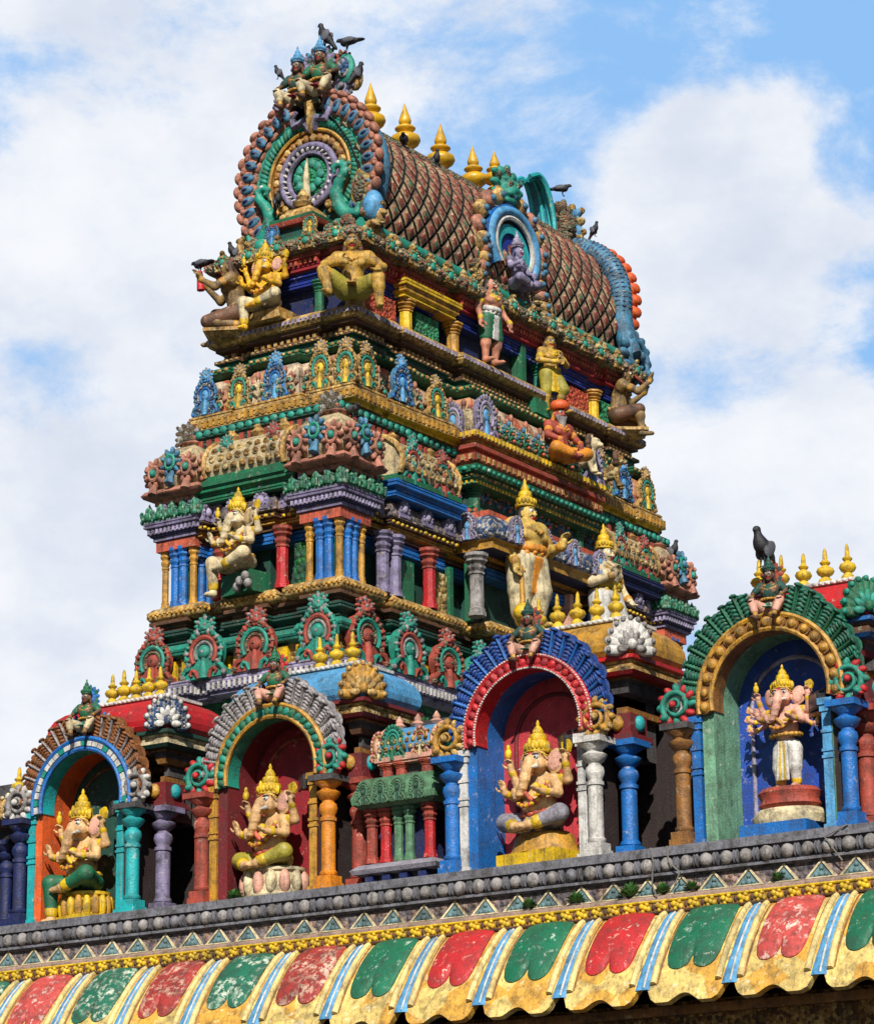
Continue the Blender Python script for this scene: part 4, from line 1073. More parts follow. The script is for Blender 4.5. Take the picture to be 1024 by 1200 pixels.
b.box(CX-.14,CX+.14,Y0,Y1,16.30,16.42); b.tube([(CX+.20,Y0,16.30),(CX+.20,Y1,16.30)],.05,8); b.tube([(CX+.33,Y0,16.19),(CX+.33,Y1,16.19)],.035,8)
part('ridge',b,['patina'],tower)
b=MB(); b.tube([(CX+.83,Y0,14.55),(CX+.83,Y1,14.55)],.10,8); part('eave_roll',b,['teal'],tower)
b=MB(); b.lathe([(.08,0),(.10,.04),(.05,.08),(.06,.11),(.01,.17)],10); BUD=b.mesh('eave_bud',['mustard_carved'])
for i in range(16): inst('eave_bud',BUD,tower,(CX+.97,Y0+.2+(Y1-Y0-.4)*i/15,14.40))
# ---------------------------------------------------------------- gables, dormer, ridge figures
def rot(o,rx=0,ry=0,rz=0): o.rotation_euler=(rx,ry,rz); return o
def arc(r,a0,a1,n,cx=0,cz=0): return [(cx+r*math.cos(R(a0+(a1-a0)*i/n)),cz+r*math.sin(R(a0+(a1-a0)*i/n))) for i in range(n+1)]
def annulus(b,cx,cz,r0,r1,a0,a1,y0,y1,m,n=36):
    o=arc(r1,a0,a1,n,cx,cz); i=arc(r0,a0,a1,n,cx,cz)
    vs=[(x,y0,z) for x,z in o]+[(x,y0,z) for x,z in i]+[(x,y1,z) for x,z in o]+[(x,y1,z) for x,z in i]; N=n+1
    fs=[]
    for k in range(n):
        fs+=[(k,N+k,N+k+1,k+1),(2*N+k,2*N+k+1,3*N+k+1,3*N+k),(k,k+1,2*N+k+1,2*N+k),(N+k,3*N+k,3*N+k+1,N+k+1)]
    fs+=[(0,2*N,3*N,N),(n,N+n,3*N+n,2*N+n)]
    A=(a1-a0)>0
    if not A: fs=[f[::-1] for f in fs]
    b.add(vs,fs,m)
def gable(GX,GY,GZ,s,dirn):
    """great horseshoe gable; dirn -1 faces -y, +1 faces +y"""
    Xm=Matrix.Translation((GX,GY,GZ))@(Matrix.Identity(4) if dirn<0 else Matrix.Rotation(PI,4,'Z'))@Matrix.Scale(s,4)
    def P(name,fn,mats,par=None):
        b=MB(); b.X=Xm; fn(b); o=part(name,b,mats,par or tower); return o
    g=P('gable',lambda b:b.slab(arc(.74,-58,238,40)+[(-.62,-.95),(.62,-.95)],0,.16,0),['dark_green'])
    def ring1(b):
        annulus(b,0,0,.54,.71,-50,230,-.06,.02,0)
        for i in range(60):
            a=R(-48+276*i/59); b.ell((.625*math.cos(a),-.07,.625*math.sin(a)),(.035,.035,.06),0 if i%3 else 1,7,5,eu(0,90-math.degrees(a)+25,0))
        b.tube([(x,-.05,z) for x,z in arc(.71,-50,230,44)],.022,6,0)
    P('outer_ring',ring1,['teal','green'],g)
    def ring2(b):
        annulus(b,0,0,.36,.55,-60,240,-.04,.02,0)
        b.tube([(x,-.06,z) for x,z in arc(.54,-60,240,44)],.022,6,1); 
        for i in range(26):
            a=R(-56+292*i/25); b.ell((.45*math.cos(a),-.055,.45*math.sin(a)),(.05,.035,.05),0 if i%2 else 2,8,5); b.ell((.45*math.cos(a+.06),-.07,.45*math.sin(a+.06)),(.02,.025,.02),1,6,4)
    P('middle_ring',ring2,['gold_brown','gold','ochre'],g)
    def ring3(b):
        b.tube([(x,-.07,z) for x,z in arc(.36,0,360,36)[:-1]],.04,8,0,closed=True); b.tube([(x,-.06,z) for x,z in arc(.275,0,360,32)[:-1]],.03,7,0,closed=True)
        for i in range(28):
            a=2*PI*i/28; b.ell((.317*math.cos(a),-.08,.317*math.sin(a)),(.018,.03,.035),1,6,4,eu(0,90-math.degrees(a)+30,0))
    P('inner_ring',ring3,['lilac','white'],g)
    def boss(b):
        b.ell((0,-.02,0),(.25,.06,.25),0,20,10)
        for i in range(10):
            a=2*PI*i/10; b.ell((.15*math.cos(a),-.07,.15*math.sin(a)),(.05,.03,.06),1,7,5)
        b.tube([(0,-.10,-.30),(0,-.12,-.02),(0,-.10,.20)],[.05,.035,.012],8,2)
    P('boss',boss,['green_carved','teal','cream'],g)
    def edge(b):
        if dirn<0: b.tube([(x,.17,z) for x,z in arc(.80,-52,232,48)],.10,8,0)
        else:
            p=[(1.02,-.80),(.94,-.66),(.87,-.45)]+arc(.84,-12,192,44)+[(-.87,-.45),(-.94,-.66),(-1.02,-.80)]
            b.tube([(x,.16,z) for x,z in p],[.10,.13,.145]+[.15]*45+[.145,.13,.10],10,0)
    P('rim',edge,['dusty_blue'],g)
    if dirn>0:
        def ribs(b):
            for i in range(54):
                a=R(-12+204*i/53); b.ell((.84*math.cos(a),.16,.84*math.sin(a)),(.165,.165,.018),0,9,5,eu(0,-math.degrees(a),0))
        P('rim_ribs',ribs,['blue_white'],g)
    n=27
    for i in range(n):
        a=-38+256*i/(n-1)
        if 77<a<103: continue
        ra=R(a); r=.70
        w=Xm@Vector((r*math.cos(ra),-.02 if dirn>0 else -.065,r*math.sin(ra)))
        o=inst('flame_leaf',LEAF,tower,w,0,(s*(.42 if dirn>0 else .44),s*(.7 if dirn>0 else .5),s*.29),{0:'orange',1:'brick',2:'orange'} if dirn>0 else None)
        rot(o,0,R(90)-ra,0 if dirn<0 else PI)
    return g
GX,GY,GZ=-4.29,3.86,15.36
gable(GX,GY,GZ,1.10,-1)
gable(CX,9.86,15.36,1.06,1)
for sx in (-1,1):
    o=inst('scroll',VOLUTE,tower,(GX+sx*.86,GY-.05,14.66),0,(sx*.46,.6,.46),{0:'ochre',1:'mustard_carved',2:'patina'})
    o=inst('scroll',VOLUTE,tower,(CX+sx*1.02,9.78,14.52),sx*PI/2,(.66,.7,.66),{0:'dusty_blue',1:'dusty_blue',2:'navy'})
# teal sea beasts leaning on the front gable
def beast(name,x,y,z,sx):
    p=[(.16,0,-.12,.085),(.08,-.01,.0,.085),(.05,-.03,.14,.075),(.11,-.05,.27,.062),(.19,-.06,.37,.052),(.20,-.06,.46,.046),(.12,-.07,.50,.042),(.05,-.08,.46,.034),(.06,-.08,.40,.022)]
    P=[('c',q[:3],w[:3],q[3],w[3],0,.02) for q,w in zip(p,p[1:])]+[('e',(q[0]+.075-.004*i,q[1],q[2]+.02),(.028,.025,.034),2,None,.01) for i,q in enumerate(p[1:7])]
    P+=[('e',(.13,-.115,.51),(.014,.014,.014),1,None,0),('c',(.16,0,-.12),(.34,-.02,-.16),.07,.05,0,.03),('c',(.34,-.02,-.16),(.38,-.03,-.06),.045,.03,0,.02)]
    P+=[('e',(.05+.03*math.sin(i),-.085,-.02+.055*i),(.03,.02,.018),2,None,.008) for i in range(5)]
    me=sdf_mesh(name,[tuple(q) for q in P],['teal','white','sea_green'],.014,.02)
    inst(name,me,tower,(x,y,z),0,(sx,1,1))
beast('sea_beast',GX+.42,GY-.14,14.85,1); beast('sea_beast',GX-.46,GY-.14,14.80,-1)
# small shrine niche at the gable foot
b=MB(); x,y=GX+.02,GY-.22
sq=[(x-.26,y-.18),(x+.26,y-.18),(x+.26,y+.18),(x-.26,y+.18)]
b.sweep(sq,[(0,14.40,0),(.05,14.41,0),(.05,14.46,1),(0,14.47,1),(-.04,14.48,2),(-.04,14.62,2),(.03,14.63,0),(.06,14.68,0),(.06,14.72,1),(-.02,14.73,1),(-.03,14.80,3),(-.10,14.88,3),(-.2,14.93,3)])
b.lathe([(.10,0),(.13,.05),(.06,.10),(.08,.14),(.02,.24)],12,(x,y,14.90),3)
part('gable_shrine',b,['brick','green','dark_green','ochre'],tower)
for sx in (-1,1):
    medallion(tower,K_BLUE if sx<0 else K_GOLD,(GX+sx*.28,GY-.44,14.42),0,.26,.3)
for sx in (-1,1):
    b=MB()
    for i in range(3): b.ell((GX+sx*(.45+.12*i),GY-.25,14.50+.03*i),(.10,.10,.10),i%2,9,6)
    part('gable_foot',b,['patina','teal'],tower)
# warm round shield at the right shoulder of the gable
b=MB(); b.X=Matrix.Translation((GX+.80,GY-.10,14.98)); b.ell((0,0,0),(.16,.08,.30),0,12,8); b.ell((0,-.07,.02),(.09,.05,.18),1,10,7); b.ell((.14,.02,-.22),(.14,.12,.20),2,12,8)
part('shield',b,['mustard_carved','patina','sky_blue'],tower)
# dormer on the long side
DX,DY,DZ=-3.46,6.92,15.20
DM=Matrix.Translation((DX,DY,DZ))@Matrix.Rotation(PI/2,4,'Z')@Matrix.Diagonal((1.3,1.0,1.15,1))
def DP(name,fn,mats):
    b=MB(); b.X=DM; fn(b); return part(name,b,mats,tower)
d=DP('dormer',lambda b:(b.slab(arc(.50,-40,220,30)+[(-.46,-.75),(.46,-.75)],.02,.55,0)),['patina'])
DP('dormer_arch',lambda b:(annulus(b,0,.02,.34,.48,-40,220,-.08,.06,0),b.tube([(x,-.08,z+.02) for x,z in arc(.41,-40,220,30)],.05,8,1),b.tube([(x,-.08,z+.02) for x,z in arc(.33,-45,225,30)],.03,6,2)),['blue','sky_blue','white'])
DP('dormer_arch',lambda b:(annulus(b,0,-.02,.20,.30,-40,220,-.05,.05,0),b.slab(arc(.22,-40,220,20),-.01,.03,1)),['turquoise','deep_blue'])
DP('dormer_sill',lambda b:(b.box(-.5,.5,-.14,.2,-.78,-.70,0),b.box(-.46,.46,-.1,.2,-.70,-.62,1)),['ochre','green'])
def frill(b):
    for sx in (-1,1):
        for i in range(7): b.ell((sx*(.52+.05*math.sin(i)),-.02,-.72+.115*i),(.09,.10,.08),(i+1)%2,8,6); b.ell((sx*(.52+.05*math.sin(i)),-.11,-.72+.115*i),(.035,.035,.035),2,7,5)
    for i in range(13):
        a=R(-35+250*i/12); b.ell((.56*math.cos(a),0,.05+.56*math.sin(a)),(.09,.10,.11),i%2,8,6); b.ell((.56*math.cos(a),-.09,.05+.56*math.sin(a)),(.04,.04,.04),2,7,5)
DP('dormer_frill',frill,['dusty_coral','ochre','dusty_blue'])
c=inst('crest',CREST,tower,(DX-.02,DY,DZ+.58),PI/2,(.75,.7,.62)); 
for i,mt in enumerate(('teal','patina','black')): c.material_slots[i].link='OBJECT'; c.material_slots[i].material=M[mt]
for sy in (-1,1): inst('scroll',VOLUTE,tower,(DX+.02,DY+sy*.74,DZ-.55),PI/2,(sy*.36,.5,.36),{0:'mustard_carved',1:'patina',2:'lilac'})
# curled blue plume behind the far gable
b=MB()
def pl(u,v):
    a=v*2.1; y=-.05-.55*(1-math.cos(a))*.62; z=.78*math.sin(min(a,1.57))+(-.16*(a-1.57) if a>1.57 else 0)
    return (CX+(u-.5)*(.34-.12*v),9.28+y-.14*abs(u-.5)*0+.10*math.cos((u-.5)*PI),16.30+z)
b.grid(pl,8,20,0); b.grid(lambda u,v:(lambda q:(q[0],q[1]+.07+.03*v,q[2]+.05*v))(pl(1-u,v)),8,20,0)
for u in (0,.33,.66,1): b.tube([pl(u,v/20) for v in range(21)],.036,6,1)
part('plume',b,['dusty_blue','turquoise'],tower)
c=inst('crest',CREST,tower,(CX,9.75,16.32),PI,(.7,.8,.72)); 
for i,mt in enumerate(('mustard_carved','sky_blue','black')): c.material_slots[i].link='OBJECT'; c.material_slots[i].material=M[mt]
c=inst('crest',CREST,tower,(CX+.12,9.52,16.30),PI/2,(.6,.8,.66)); 
for i,mt in enumerate(('patina','brown','black')): c.material_slots[i].link='OBJECT'; c.material_slots[i].material=M[mt]

# ---------------------------------------------------------------- arched aedicules on the parapet
def shell_mesh(name,mats):
    b=MB()
    for i in range(11):
        a=R(-5+190*i/10); b.ell((.27*math.cos(a),0,.30*math.sin(a)+.06),(.10,.09,.22),0,8,6,eu(0,90-math.degrees(a),0))
        b.ell((.42*math.cos(a),-.05,.46*math.sin(a)+.06),(.05,.06,.05),1,7,5)
    for i in range(7):
        a=R(190*i/6-5); b.ell((.16*math.cos(a),-.09,.18*math.sin(a)+.06),(.06,.05,.12),1,7,5,eu(0,90-math.degrees(a),0))
    b.ell((0,-.12,.10),(.09,.07,.09),0,9,6)
    return b.mesh(name,mats)
SHELL=shell_mesh('shell_crest',['gold','ochre'])
AED=[
 dict(x=-4.525,ro=.67,ri=.53,cz=7.27,cc=(-4.60,.76),pc=(-4.615,.60),label='arched shrine with brown feathers, blue and white arch and orange niche wall',band='turquoise',rim='blue',deco=('white','teal'),f='feather_brown',f2='feather_gray',reveal='orange',back='dark_green',brim='brown',cl='navy',cr='turquoise',pl='turquoise',pr='turquoise',v=('stone','white','stone'),roof='red',crest=('blue_white','white'),corn=('cream','dark_green','gold_brown'),corner='lilac',hw=.88,rx=-4.55),
 dict(x=-2.07,ro=.69,ri=.545,cz=7.28,cc=(-2.16,.78),pc=(-2.19,.62),label='arched shrine with grey feathers, teal arch and crimson niche, under the light blue roof',band='teal',rim='gold',deco=('teal','green'),f='feather_gray',f2='stone',reveal='maroon',back='crimson',brim='brick',cl='brick',cr='orange_col',pl='gold',pr='gold',v=('teal','red','stone'),roof='sky_blue',crest=('gold','ochre'),corn=('mustard_carved','maroon','brown'),corner='brick',hw=.89,rx=-2.09),
 dict(x=.945,ro=.715,ri=.58,cz=7.325,cc=(.86,.79),pc=(.85,.655),label='arched shrine with blue feathers, red arch and blue niche wall, under the orange roof',band='red',rim='red',deco=('crimson','red'),f='feather_blue',f2='blue',reveal='blue',back='rose',brim='maroon',cl='blue',cr='white',pl='white',pr='white',v=('gold','ochre','teal'),roof='gold',crest=('white','stone'),corn=('ochre','red','dark_stone'),corner='blue',hw=.94,rx=.92),
 dict(x=3.495,ro=.735,ri=.575,cz=7.325,cc=(3.40,.83),pc=(3.37,.655),label='arched shrine with green feathers, gold arch and deep blue niche, beside the right edge',band='gold_brown',rim='gold',deco=('gold','gold_brown'),f='feather_green',f2='green',reveal='sage_pale',back='royal_blue',brim='pale_lilac',cl='gold_brown',cr='blue',pl='blue',pr='sky_blue',v=('teal','red','white'),roof='red',crest=('green','teal'),corn=('brown','blue','maroon'),corner='brick',hw=.80,rx=3.49),
]
paint('rose',(206,56,66),.35,.55,chipamt=.3); paint('royal_blue',(22,74,178),.4,.5)
paint('orange_col',(232,140,24),.4,.42)
paint('sage_pale',(120,176,140),.5,.55,chipamt=1.0,chip=(220,214,200))
ZL=6.03
def aedicule(A):
    cx=A['x']; cz=A['cz']; ro,ri=A['ro'],A['ri']; cw=A['cc']; pw=A['pc']; hw=A['hw']; rx=A['rx']
    t=thing('arched_shrine',A['label'],'shrine',(cx,.4,ZL))
    def P(name,fn,mats,par=None):
        b=MB(); fn(b); return part(name,b,mats,par or t)
    a=P('arch_band',lambda b:annulus(b,cx,cz,ri,ro,-8,188,.15,.34,0,44),[A['band']])
    P('arch_rim',lambda b:(b.tube([(x,.14,z) for x,z in arc(ro-.015,-8,188,44,cx,cz)],.026,6,0),b.tube([(x,.14,z) for x,z in arc(ri+.015,-8,188,44,cx,cz)],.024,6,0)),[A['rim']],a)
    def deco(b):
        n=26 if A['band']!='gold_brown' else 17
        for i in range(n):
            jj=random.uniform(.88,1.1)
            q=R(-4+188*i/(n-1)); r=(ro+ri)/2
            if A['band']=='turquoise':
                q2=R(188/(n-1)*.42); 
                annulus(b,cx,cz,ri+.045,ro-.045,math.degrees(q-q2),math.degrees(q+q2),.12,.17,0 if i%4 else 1,3)
            elif A['band']=='gold_brown':
                b.ell((cx+r*math.cos(q),.14,cz+r*math.sin(q)),(.05*jj,.05,.05*jj),0,10,7); b.tube([(cx+(r+.055*math.cos(k))*math.cos(q+.055*math.sin(k)*1.4),.14,cz+(r+.055*math.cos(k))*math.sin(q+.055*math.sin(k)*1.4)) for k in [2*PI*j/10 for j in range(10)]],.014,5,1,closed=True)
            else:
                if A['band']=='red':
                    for rr in (ri+.004,ro-.004):
                        for dq in (0,.04,.08): b.ell((cx+rr*math.cos(q+dq),.12,cz+rr*math.sin(q+dq)),(.011,.011,.011),2,6,4)
                b.ell((cx+r*math.cos(q),.14,cz+r*math.sin(q)),(.042*jj,.03*jj,.055*jj),i%2,8,5,eu(0,90-math.degrees(q)+20,0))
                for rr in (-.042,.042): b.ell((cx+(r+rr)*math.cos(q+.05),.145,cz+(r+rr)*math.sin(q+.05)),(.024,.02,.03),1-i%2,6,4)
    P('arch_ornament',deco,list(A['deco'])+['white'],a)
    n=19
    for i in range(n):
        q=5+170*i/(n-1)
        if 79<q<101: continue
        rq=R(q)
        o=inst('feather',FEATHER,t,(cx+(ro-.03)*math.cos(rq),.24,cz+(ro-.03)*math.sin(rq)),0,(random.uniform(.55,.65),.66,(.17+.14*math.sin(rq))*random.uniform(.93,1.07)),{0:A['f'],1:A['f2']})
        rot(o,random.uniform(-.05,.05),R(90)-rq+random.uniform(-.04,.04),0)
    for s in (-1,1): inst('scroll',VOLUTE,t,(cw[0]+s*(cw[1]+.03),.17,7.34),0,(s*.36,.45,.36),dict(enumerate(A['v'])))
    # niche
    def niche(b):
        rn=ri+.007; pr=[(rn,ZL)]+[(rn*math.cos(R(180*k/24)),cz+rn*math.sin(R(180*k/24))) for k in range(25)]+[(-rn,ZL)]
        vs=[(cx+x,.17,z) for x,z in pr]+[(cx+x,.64,z) for x,z in pr]; m=len(pr)
        b.add(vs,[(i,i+1,m+i+1,m+i) for i in range(m-1)],0,True)
    P('niche_wall',niche,[A['reveal']])
    def back(b):
        b.slab([(cx-ri-.02,ZL),(cx+ri+.02,ZL)]+arc(ri+.02,0,180,24,cx,cz),.64,.70,0)
        b.tube([(cx+.44,.635,ZL)]+[(x,.635,z) for x,z in arc(.44,0,180,24,cx,cz-.02)]+[(cx-.44,.635,ZL)],.022,6,1)
    P('back_panel',back,[A['back'],A['brim']])
    for s in (-1,1):
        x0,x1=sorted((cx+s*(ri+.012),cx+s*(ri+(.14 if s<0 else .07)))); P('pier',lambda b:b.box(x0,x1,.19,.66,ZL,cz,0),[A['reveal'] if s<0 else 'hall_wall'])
    for s,c in ((-1,A['pl']),(1,A['pr'])):
        b=MB(); column(b,pw[0]+s*pw[1],.22,ZL,7.22,.045,'pilaster',0); part('pilaster',b,[c],t)
    for s,c in ((-1,A['cl']),(1,A['cr'])):
        b=MB(); column(b,cw[0]+s*cw[1],.17,ZL,7.16,.078,'round',0,0,1); part('column',b,[c,'dark_stone' if c in('turquoise','orange_col','gold_brown') else c],t)
    # body behind with cornice and cove roof
    cx=rx; pl=[(cx-.50,.47),(cx+hw,.47),(cx+hw,1.22),(cx-.50,1.22)]; pn=[(cx-.66,.84),(cx+.74,.84),(cx+.74,.47),(cx+hw,.47),(cx+hw,1.22),(cx-.66,1.22)]
    c0,c1,c2=A['corn']
    P('corner_block',lambda b:(b.box(cx+hw-.26,cx+hw+.02,.45,.75,7.22,7.42,0),b.ell((cx+hw-.12,.44,7.33),(.07,.05,.08),1,9,6),b.ell((cx+hw+.03,.60,7.33),(.05,.07,.08),2,9,6),b.box(cx+hw-.32,cx+hw+.06,.41,.80,7.16,7.22,0)),['maroon','gold','turquoise'])
    def body(b): b.sweep(pn,[(-.10,7.05,0),(-.10,7.42,0),(-.04,7.43,1),(-.04,7.49,1),(-.10,7.50,0),(-.10,7.60,0),(-.02,7.62,2),(.0,7.68,2),(.0,7.71,0),(.03,7.74,0),(.03,7.76,1)])
    P('entablature',body,['dark_stone','gold_brown',c2])
    def cor(b): b.sweep(pn,fine([(.02,7.76,1),(.10,7.765,1),(.13,7.80,1),(.13,7.83,0),(.10,7.84,0),(.10,7.90,0),(.14,7.91,1),(.14,7.945,1),(.0,7.95,1)]))
    P('cornice',cor,[c0,c1])
    def roof(b): b.sweep(pl,[(.02,7.95),(.09,7.965),(.12,8.01),(.13,8.07),(.12,8.14),(.08,8.22),(.0,8.29),(-.10,8.335),(-.14,8.34)])
    P('roof',roof,[A['roof']])
    P('ridge_ledge',lambda b:(b.sweep(off(pl,-.09),[(-.02,8.335,0),(.02,8.345,0),(.02,8.375,0),(-.05,8.38,0)]),[b.ell((cx-.42+.06*k,.545,8.36),(.028,.02,.02),0,6,4) for k in range(int((hw+.34)/.06))]),['white'])
    o=inst('shell_crest',SHELL,t,(cx+hw+.075,.47-.075,7.97),PI/4,(.52,.6,.62),dict(enumerate(A['crest'])))
    b=MB(); column(b,cx+hw-.06,.52,ZL,7.16,.085,'round',0,0,0); part('column',b,[A['corner']],t)
    return t
for A in AED: aedicule(A)
# ---------------------------------------------------------------- hall wall behind, with panels
hall=thing('temple_hall','long hall wall coloured dark as if shaded behind the arched shrines, carrying the parapet','temple hall',(0,1.4,0))
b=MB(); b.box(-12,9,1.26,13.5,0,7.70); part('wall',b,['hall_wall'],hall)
b=MB(); b.box(-12.1,9.1,1.16,13.6,7.70,7.82); part('roof',b,['dark_stone'],hall)
for x0,x1,mt in ((-1.38,-1.06,'blue_carved'),(-3.72,-3.52,'brick'),(4.32,4.9,'crimson'),(-.3,.05,'blue_carved')):
    b=MB(); b.box(x0,x1,1.02,1.25,6.03,7.2); part('panel',b,[mt],hall)
b=MB(); b.box(-12,9,.03,1.25,5.0,5.98); part('ledge',b,['dark_stone'],hall)
# ---------------------------------------------------------------- parapet: beads, triangles, flower cord
par=thing('parapet_wall','grey stone parapet with bead moulding, triangle frieze and yellow flower cord','parapet',(0,0,4.5))
XA,XB=-10.0,7.5
def PP(name,fn,mats):
    b=MB(); fn(b); return part(name,b,mats,par)
PP('coping',lambda b:(b.box(XA,XB,-.06,.30,5.985,6.03,0),b.box(XA,XB,-.02,.03,5.76,5.985,0),b.box(XA,XB,-.075,-.02,5.945,5.984,0),b.box(XA,XB,-.06,-.02,5.775,5.80,0)),['ledge_stone'])
def bm(b):
    n=int((XB-XA)/.20)
    for i in range(n):
        x=XA+.1+.20*i; k=random.uniform(.90,1.06); b.ell((x+random.uniform(-.006,.006),-.045,5.87),(.064*k,.064*k,.066*k),0 if random.random()>.12 else 1,14,9)
        for d in (.086,.114): b.ell((x+d,-.04,5.87),(.013,.062,.064),1,10,7)
PP('bead_moulding',bm,['stone','ledge_stone'])
def fz(b):
    b.add([(XA,-.03,5.60),(XB,-.03,5.60),(XB,-.0,5.77),(XA,-.0,5.77)],[(0,1,2,3)],0)
    b.box(XA,XB,.0,.03,5.58,5.77,0)
PP('frieze',fz,['stone_carved'])
def tri(b):
    n=int((XB-XA)/.345); rnd=random.Random(3)
    for i in range(n):
        x=XA+.2+.345*i+rnd.uniform(-.012,.012); y0,y1=-.032,-.004
        a=[(-.155,5.604),(.155,5.604),(0,5.775)]; c=[(-.118,5.614),(.118,5.614),(0,5.748)]
        vs=[(x+px,-.052+(pz-5.6)*.18,pz) for px,pz in a]+[(x+px,-.052+(pz-5.6)*.18,pz) for px,pz in c]+[(x+px,-.02,pz) for px,pz in a]+[(x+px,-.036+(pz-5.6)*.18,pz) for px,pz in c]
        fs=[(0,1,4,3),(1,2,5,4),(2,0,3,5),(0,6,7,1),(1,7,8,2),(2,8,6,0)]; ms=[0]*6
        fs+=[(9,10,11),(3,4,10,9),(4,5,11,10),(5,3,9,11)]; ms+=[1,0,0,0]
        b.add(vs,fs,ms)
        for px,pz,r in ((0,5.64,.03),(-.05,5.632,.022),(.05,5.632,.022),(0,5.69,.022)): b.ell((x+px,-.04+(pz-5.6)*.18,pz),(r,.02,r),1,7,5)
PP('triangle_row',tri,['cream','teal_stone']) if paint('teal_stone',(104,140,144),.7,.65) else 0
PP('sloping_ledge',lambda b:b.add([(XA,-.10,5.575),(XB,-.10,5.575),(XB,-.02,5.615),(XA,-.02,5.615),(XA,-.10,5.545),(XB,-.10,5.545)],[(0,1,2,3),(4,5,1,0)],0),['cream_stone']) if paint('cream_stone',(176,146,128),.55,.7) else 0
def cord(b):
    b.box(XA,XB,-.09,.0,5.445,5.545,1)
    n=int((XB-XA)/.165)
    for i in range(n):
        x=XA+.08+.165*i
        for dx,dz,r in ((0,0,.028),(-.035,.014,.026),(.035,-.014,.026),(.02,.030,.020),(-.02,-.030,.020)): b.ell((x+dx,-.098,5.495+dz),(r,.022,r),0,8,5)
        b.ell((x+.082,-.092,5.495),(.018,.016,.030),2,7,5)
    b.tube([(XA,-.095,5.545),(XB,-.095,5.545)],.012,6,0); b.tube([(XA,-.095,5.447),(XB,-.095,5.447)],.014,6,2)
PP('flower_cord',cord,['yellow','gold','brown'])
# ---------------------------------------------------------------- painted eave
eave=thing('painted_eave','curved yellow eave with red and green lobed petals and blue stripes below the flower cord','eave',(0,-.4,4.5))
EP=[(-.03,5.45),(-.15,5.39),(-.30,5.25),(-.45,5.07),(-.575,4.89),(-.67,4.72),(-.73,4.57)]
def ep(t,o=0):
    q=max(0,min(t,1))*(len(EP)-1); i=min(int(q),len(EP)-2); f=q-i
    y=EP[i][0]+(EP[i+1][0]-EP[i][0])*f; z=EP[i][1]+(EP[i+1][1]-EP[i][1])*f
    dy,dz=EP[i+1][0]-EP[i][0],EP[i+1][1]-EP[i][1]; l=math.hypot(dy,dz)
    return (y+dz/l*o, z-dy/l*o)
paint('eave_cream',(240,212,136),.5,.5,chipamt=.6); paint('red_worn_old',(176,52,46),.6,.55,chipamt=1.0,chipt=.50,chip=(214,180,156)); paint('green_worn_old',(20,112,84),.6,.55,chipamt=1.0,chipt=.51,chip=(196,206,186)); paint('red_faded',(206,76,70),.5,.55,chipamt=.9,chipt=.53,chip=(232,206,190))
PER=.845; PX0=-.38   # petal spacing and the axis of one red petal
def tmax(x):
    u=((x-PX0)/PER+.5)%1.0-.5          # 0 on petal axis, +-.5 on stripe axis
    a=abs(u); return .97-.16*max(0,math.cos(PI*(a-.5)/.22)) if a>.28+.0 and abs(a-.5)<.11 else .97-.05*math.cos(a*PI*4)
b=MB(); NX=700
b.grid(lambda u,v:(lambda x:(x,)+ep(v*tmax(x)))(XA+(XB-XA)*(1-u)),NX,14,0); 
b.grid(lambda u,v:(lambda x:(x,)+ep(v*tmax(x),-.06))(XA+(XB-XA)*u),NX,8,0)
b.grid(lambda u,v:(lambda x:(x,)+ep(tmax(x),-.06*v))(XA+(XB-XA)*(1-u)),NX,1,0)
part('eave_shell',b,['eave_yellow'],eave)
def petal(x,mt):
    b=MB()
    wk=random.uniform(.94,1.04); T=.66*random.uniform(.95,1.04)
    def w(v): return (.225+.035*math.sin(v*PI*.8))*wk
    pts=[]
    for k in range(9): pts.append((-w(k/8),T*k/8*.86))
    for k in range(1,8): a=PI-PI*k/8; pts.append((-w(1)/2+w(1)/2*math.cos(a),T*.86+.12*math.sin(a)))
    pts.append((0,T*.86+.01))
    for k in range(1,8): a=PI-PI*k/8; pts.append((w(1)/2+w(1)/2*math.cos(a),T*.86+.12*math.sin(a)))
    for k in range(8,-1,-1): pts.append((w(k/8),T*k/8*.86))
    # strips across x so that it follows the curve
    n=24; vs=[];fs=[]
    def bot(dx):
        h=w(1)/2; q=(abs(dx)-h)/h
        return T*.86+.12*math.sqrt(max(0,1-q*q))
    for o in (.022,-.01):
        for j in range(11):
            for i in range(n+1):
                f=-1+2*i/n; v=j/10; dx=w(v)*f*(1 if o>0 else 1); t=.012+v*(bot(w(1)*f*.999)-.012)
                edge=(i in (0,n) or j==10); y,z=ep(t,(o+.028*(1-f*f)*(1-(v*2-1)**6)) if (o>0 and not edge) else (.012 if o>0 else o)); vs.append((x+dx,y,z))
    m=(n+1)*11
    for j in range(10):
        for i in range(n): fs.append((j*(n+1)+i+1,j*(n+1)+i,(j+1)*(n+1)+i,(j+1)*(n+1)+i+1))
    for i in range(n): fs.append((10*(n+1)+i,m+10*(n+1)+i,m+10*(n+1)+i+1,10*(n+1)+i+1))
    for j in range(10):
        for i in (0,n): 
            q=(j*(n+1)+i,m+j*(n+1)+i,m+(j+1)*(n+1)+i,(j+1)*(n+1)+i); fs.append(q if i==0 else q[::-1])
    b.add(vs,[f[::-1] if False else f for f in fs],0,True)
    part('petal',b,[mt],eave)
def stripe(x,mt,hw,t1,o,flare=0):
    b=MB()
    def f(u,v):
        s=(u-.5)*2; ww=hw*(1+flare*max(0,v-.7)*3); y,z=ep(.01+v*t1,o*(1-s**4)); return (x-s*ww,y,z)
    b.grid(f,6,14,0); part('stripe',b,[mt],eave)
k0=int((XA-PX0)/PER); k1=int((XB-PX0)/PER)
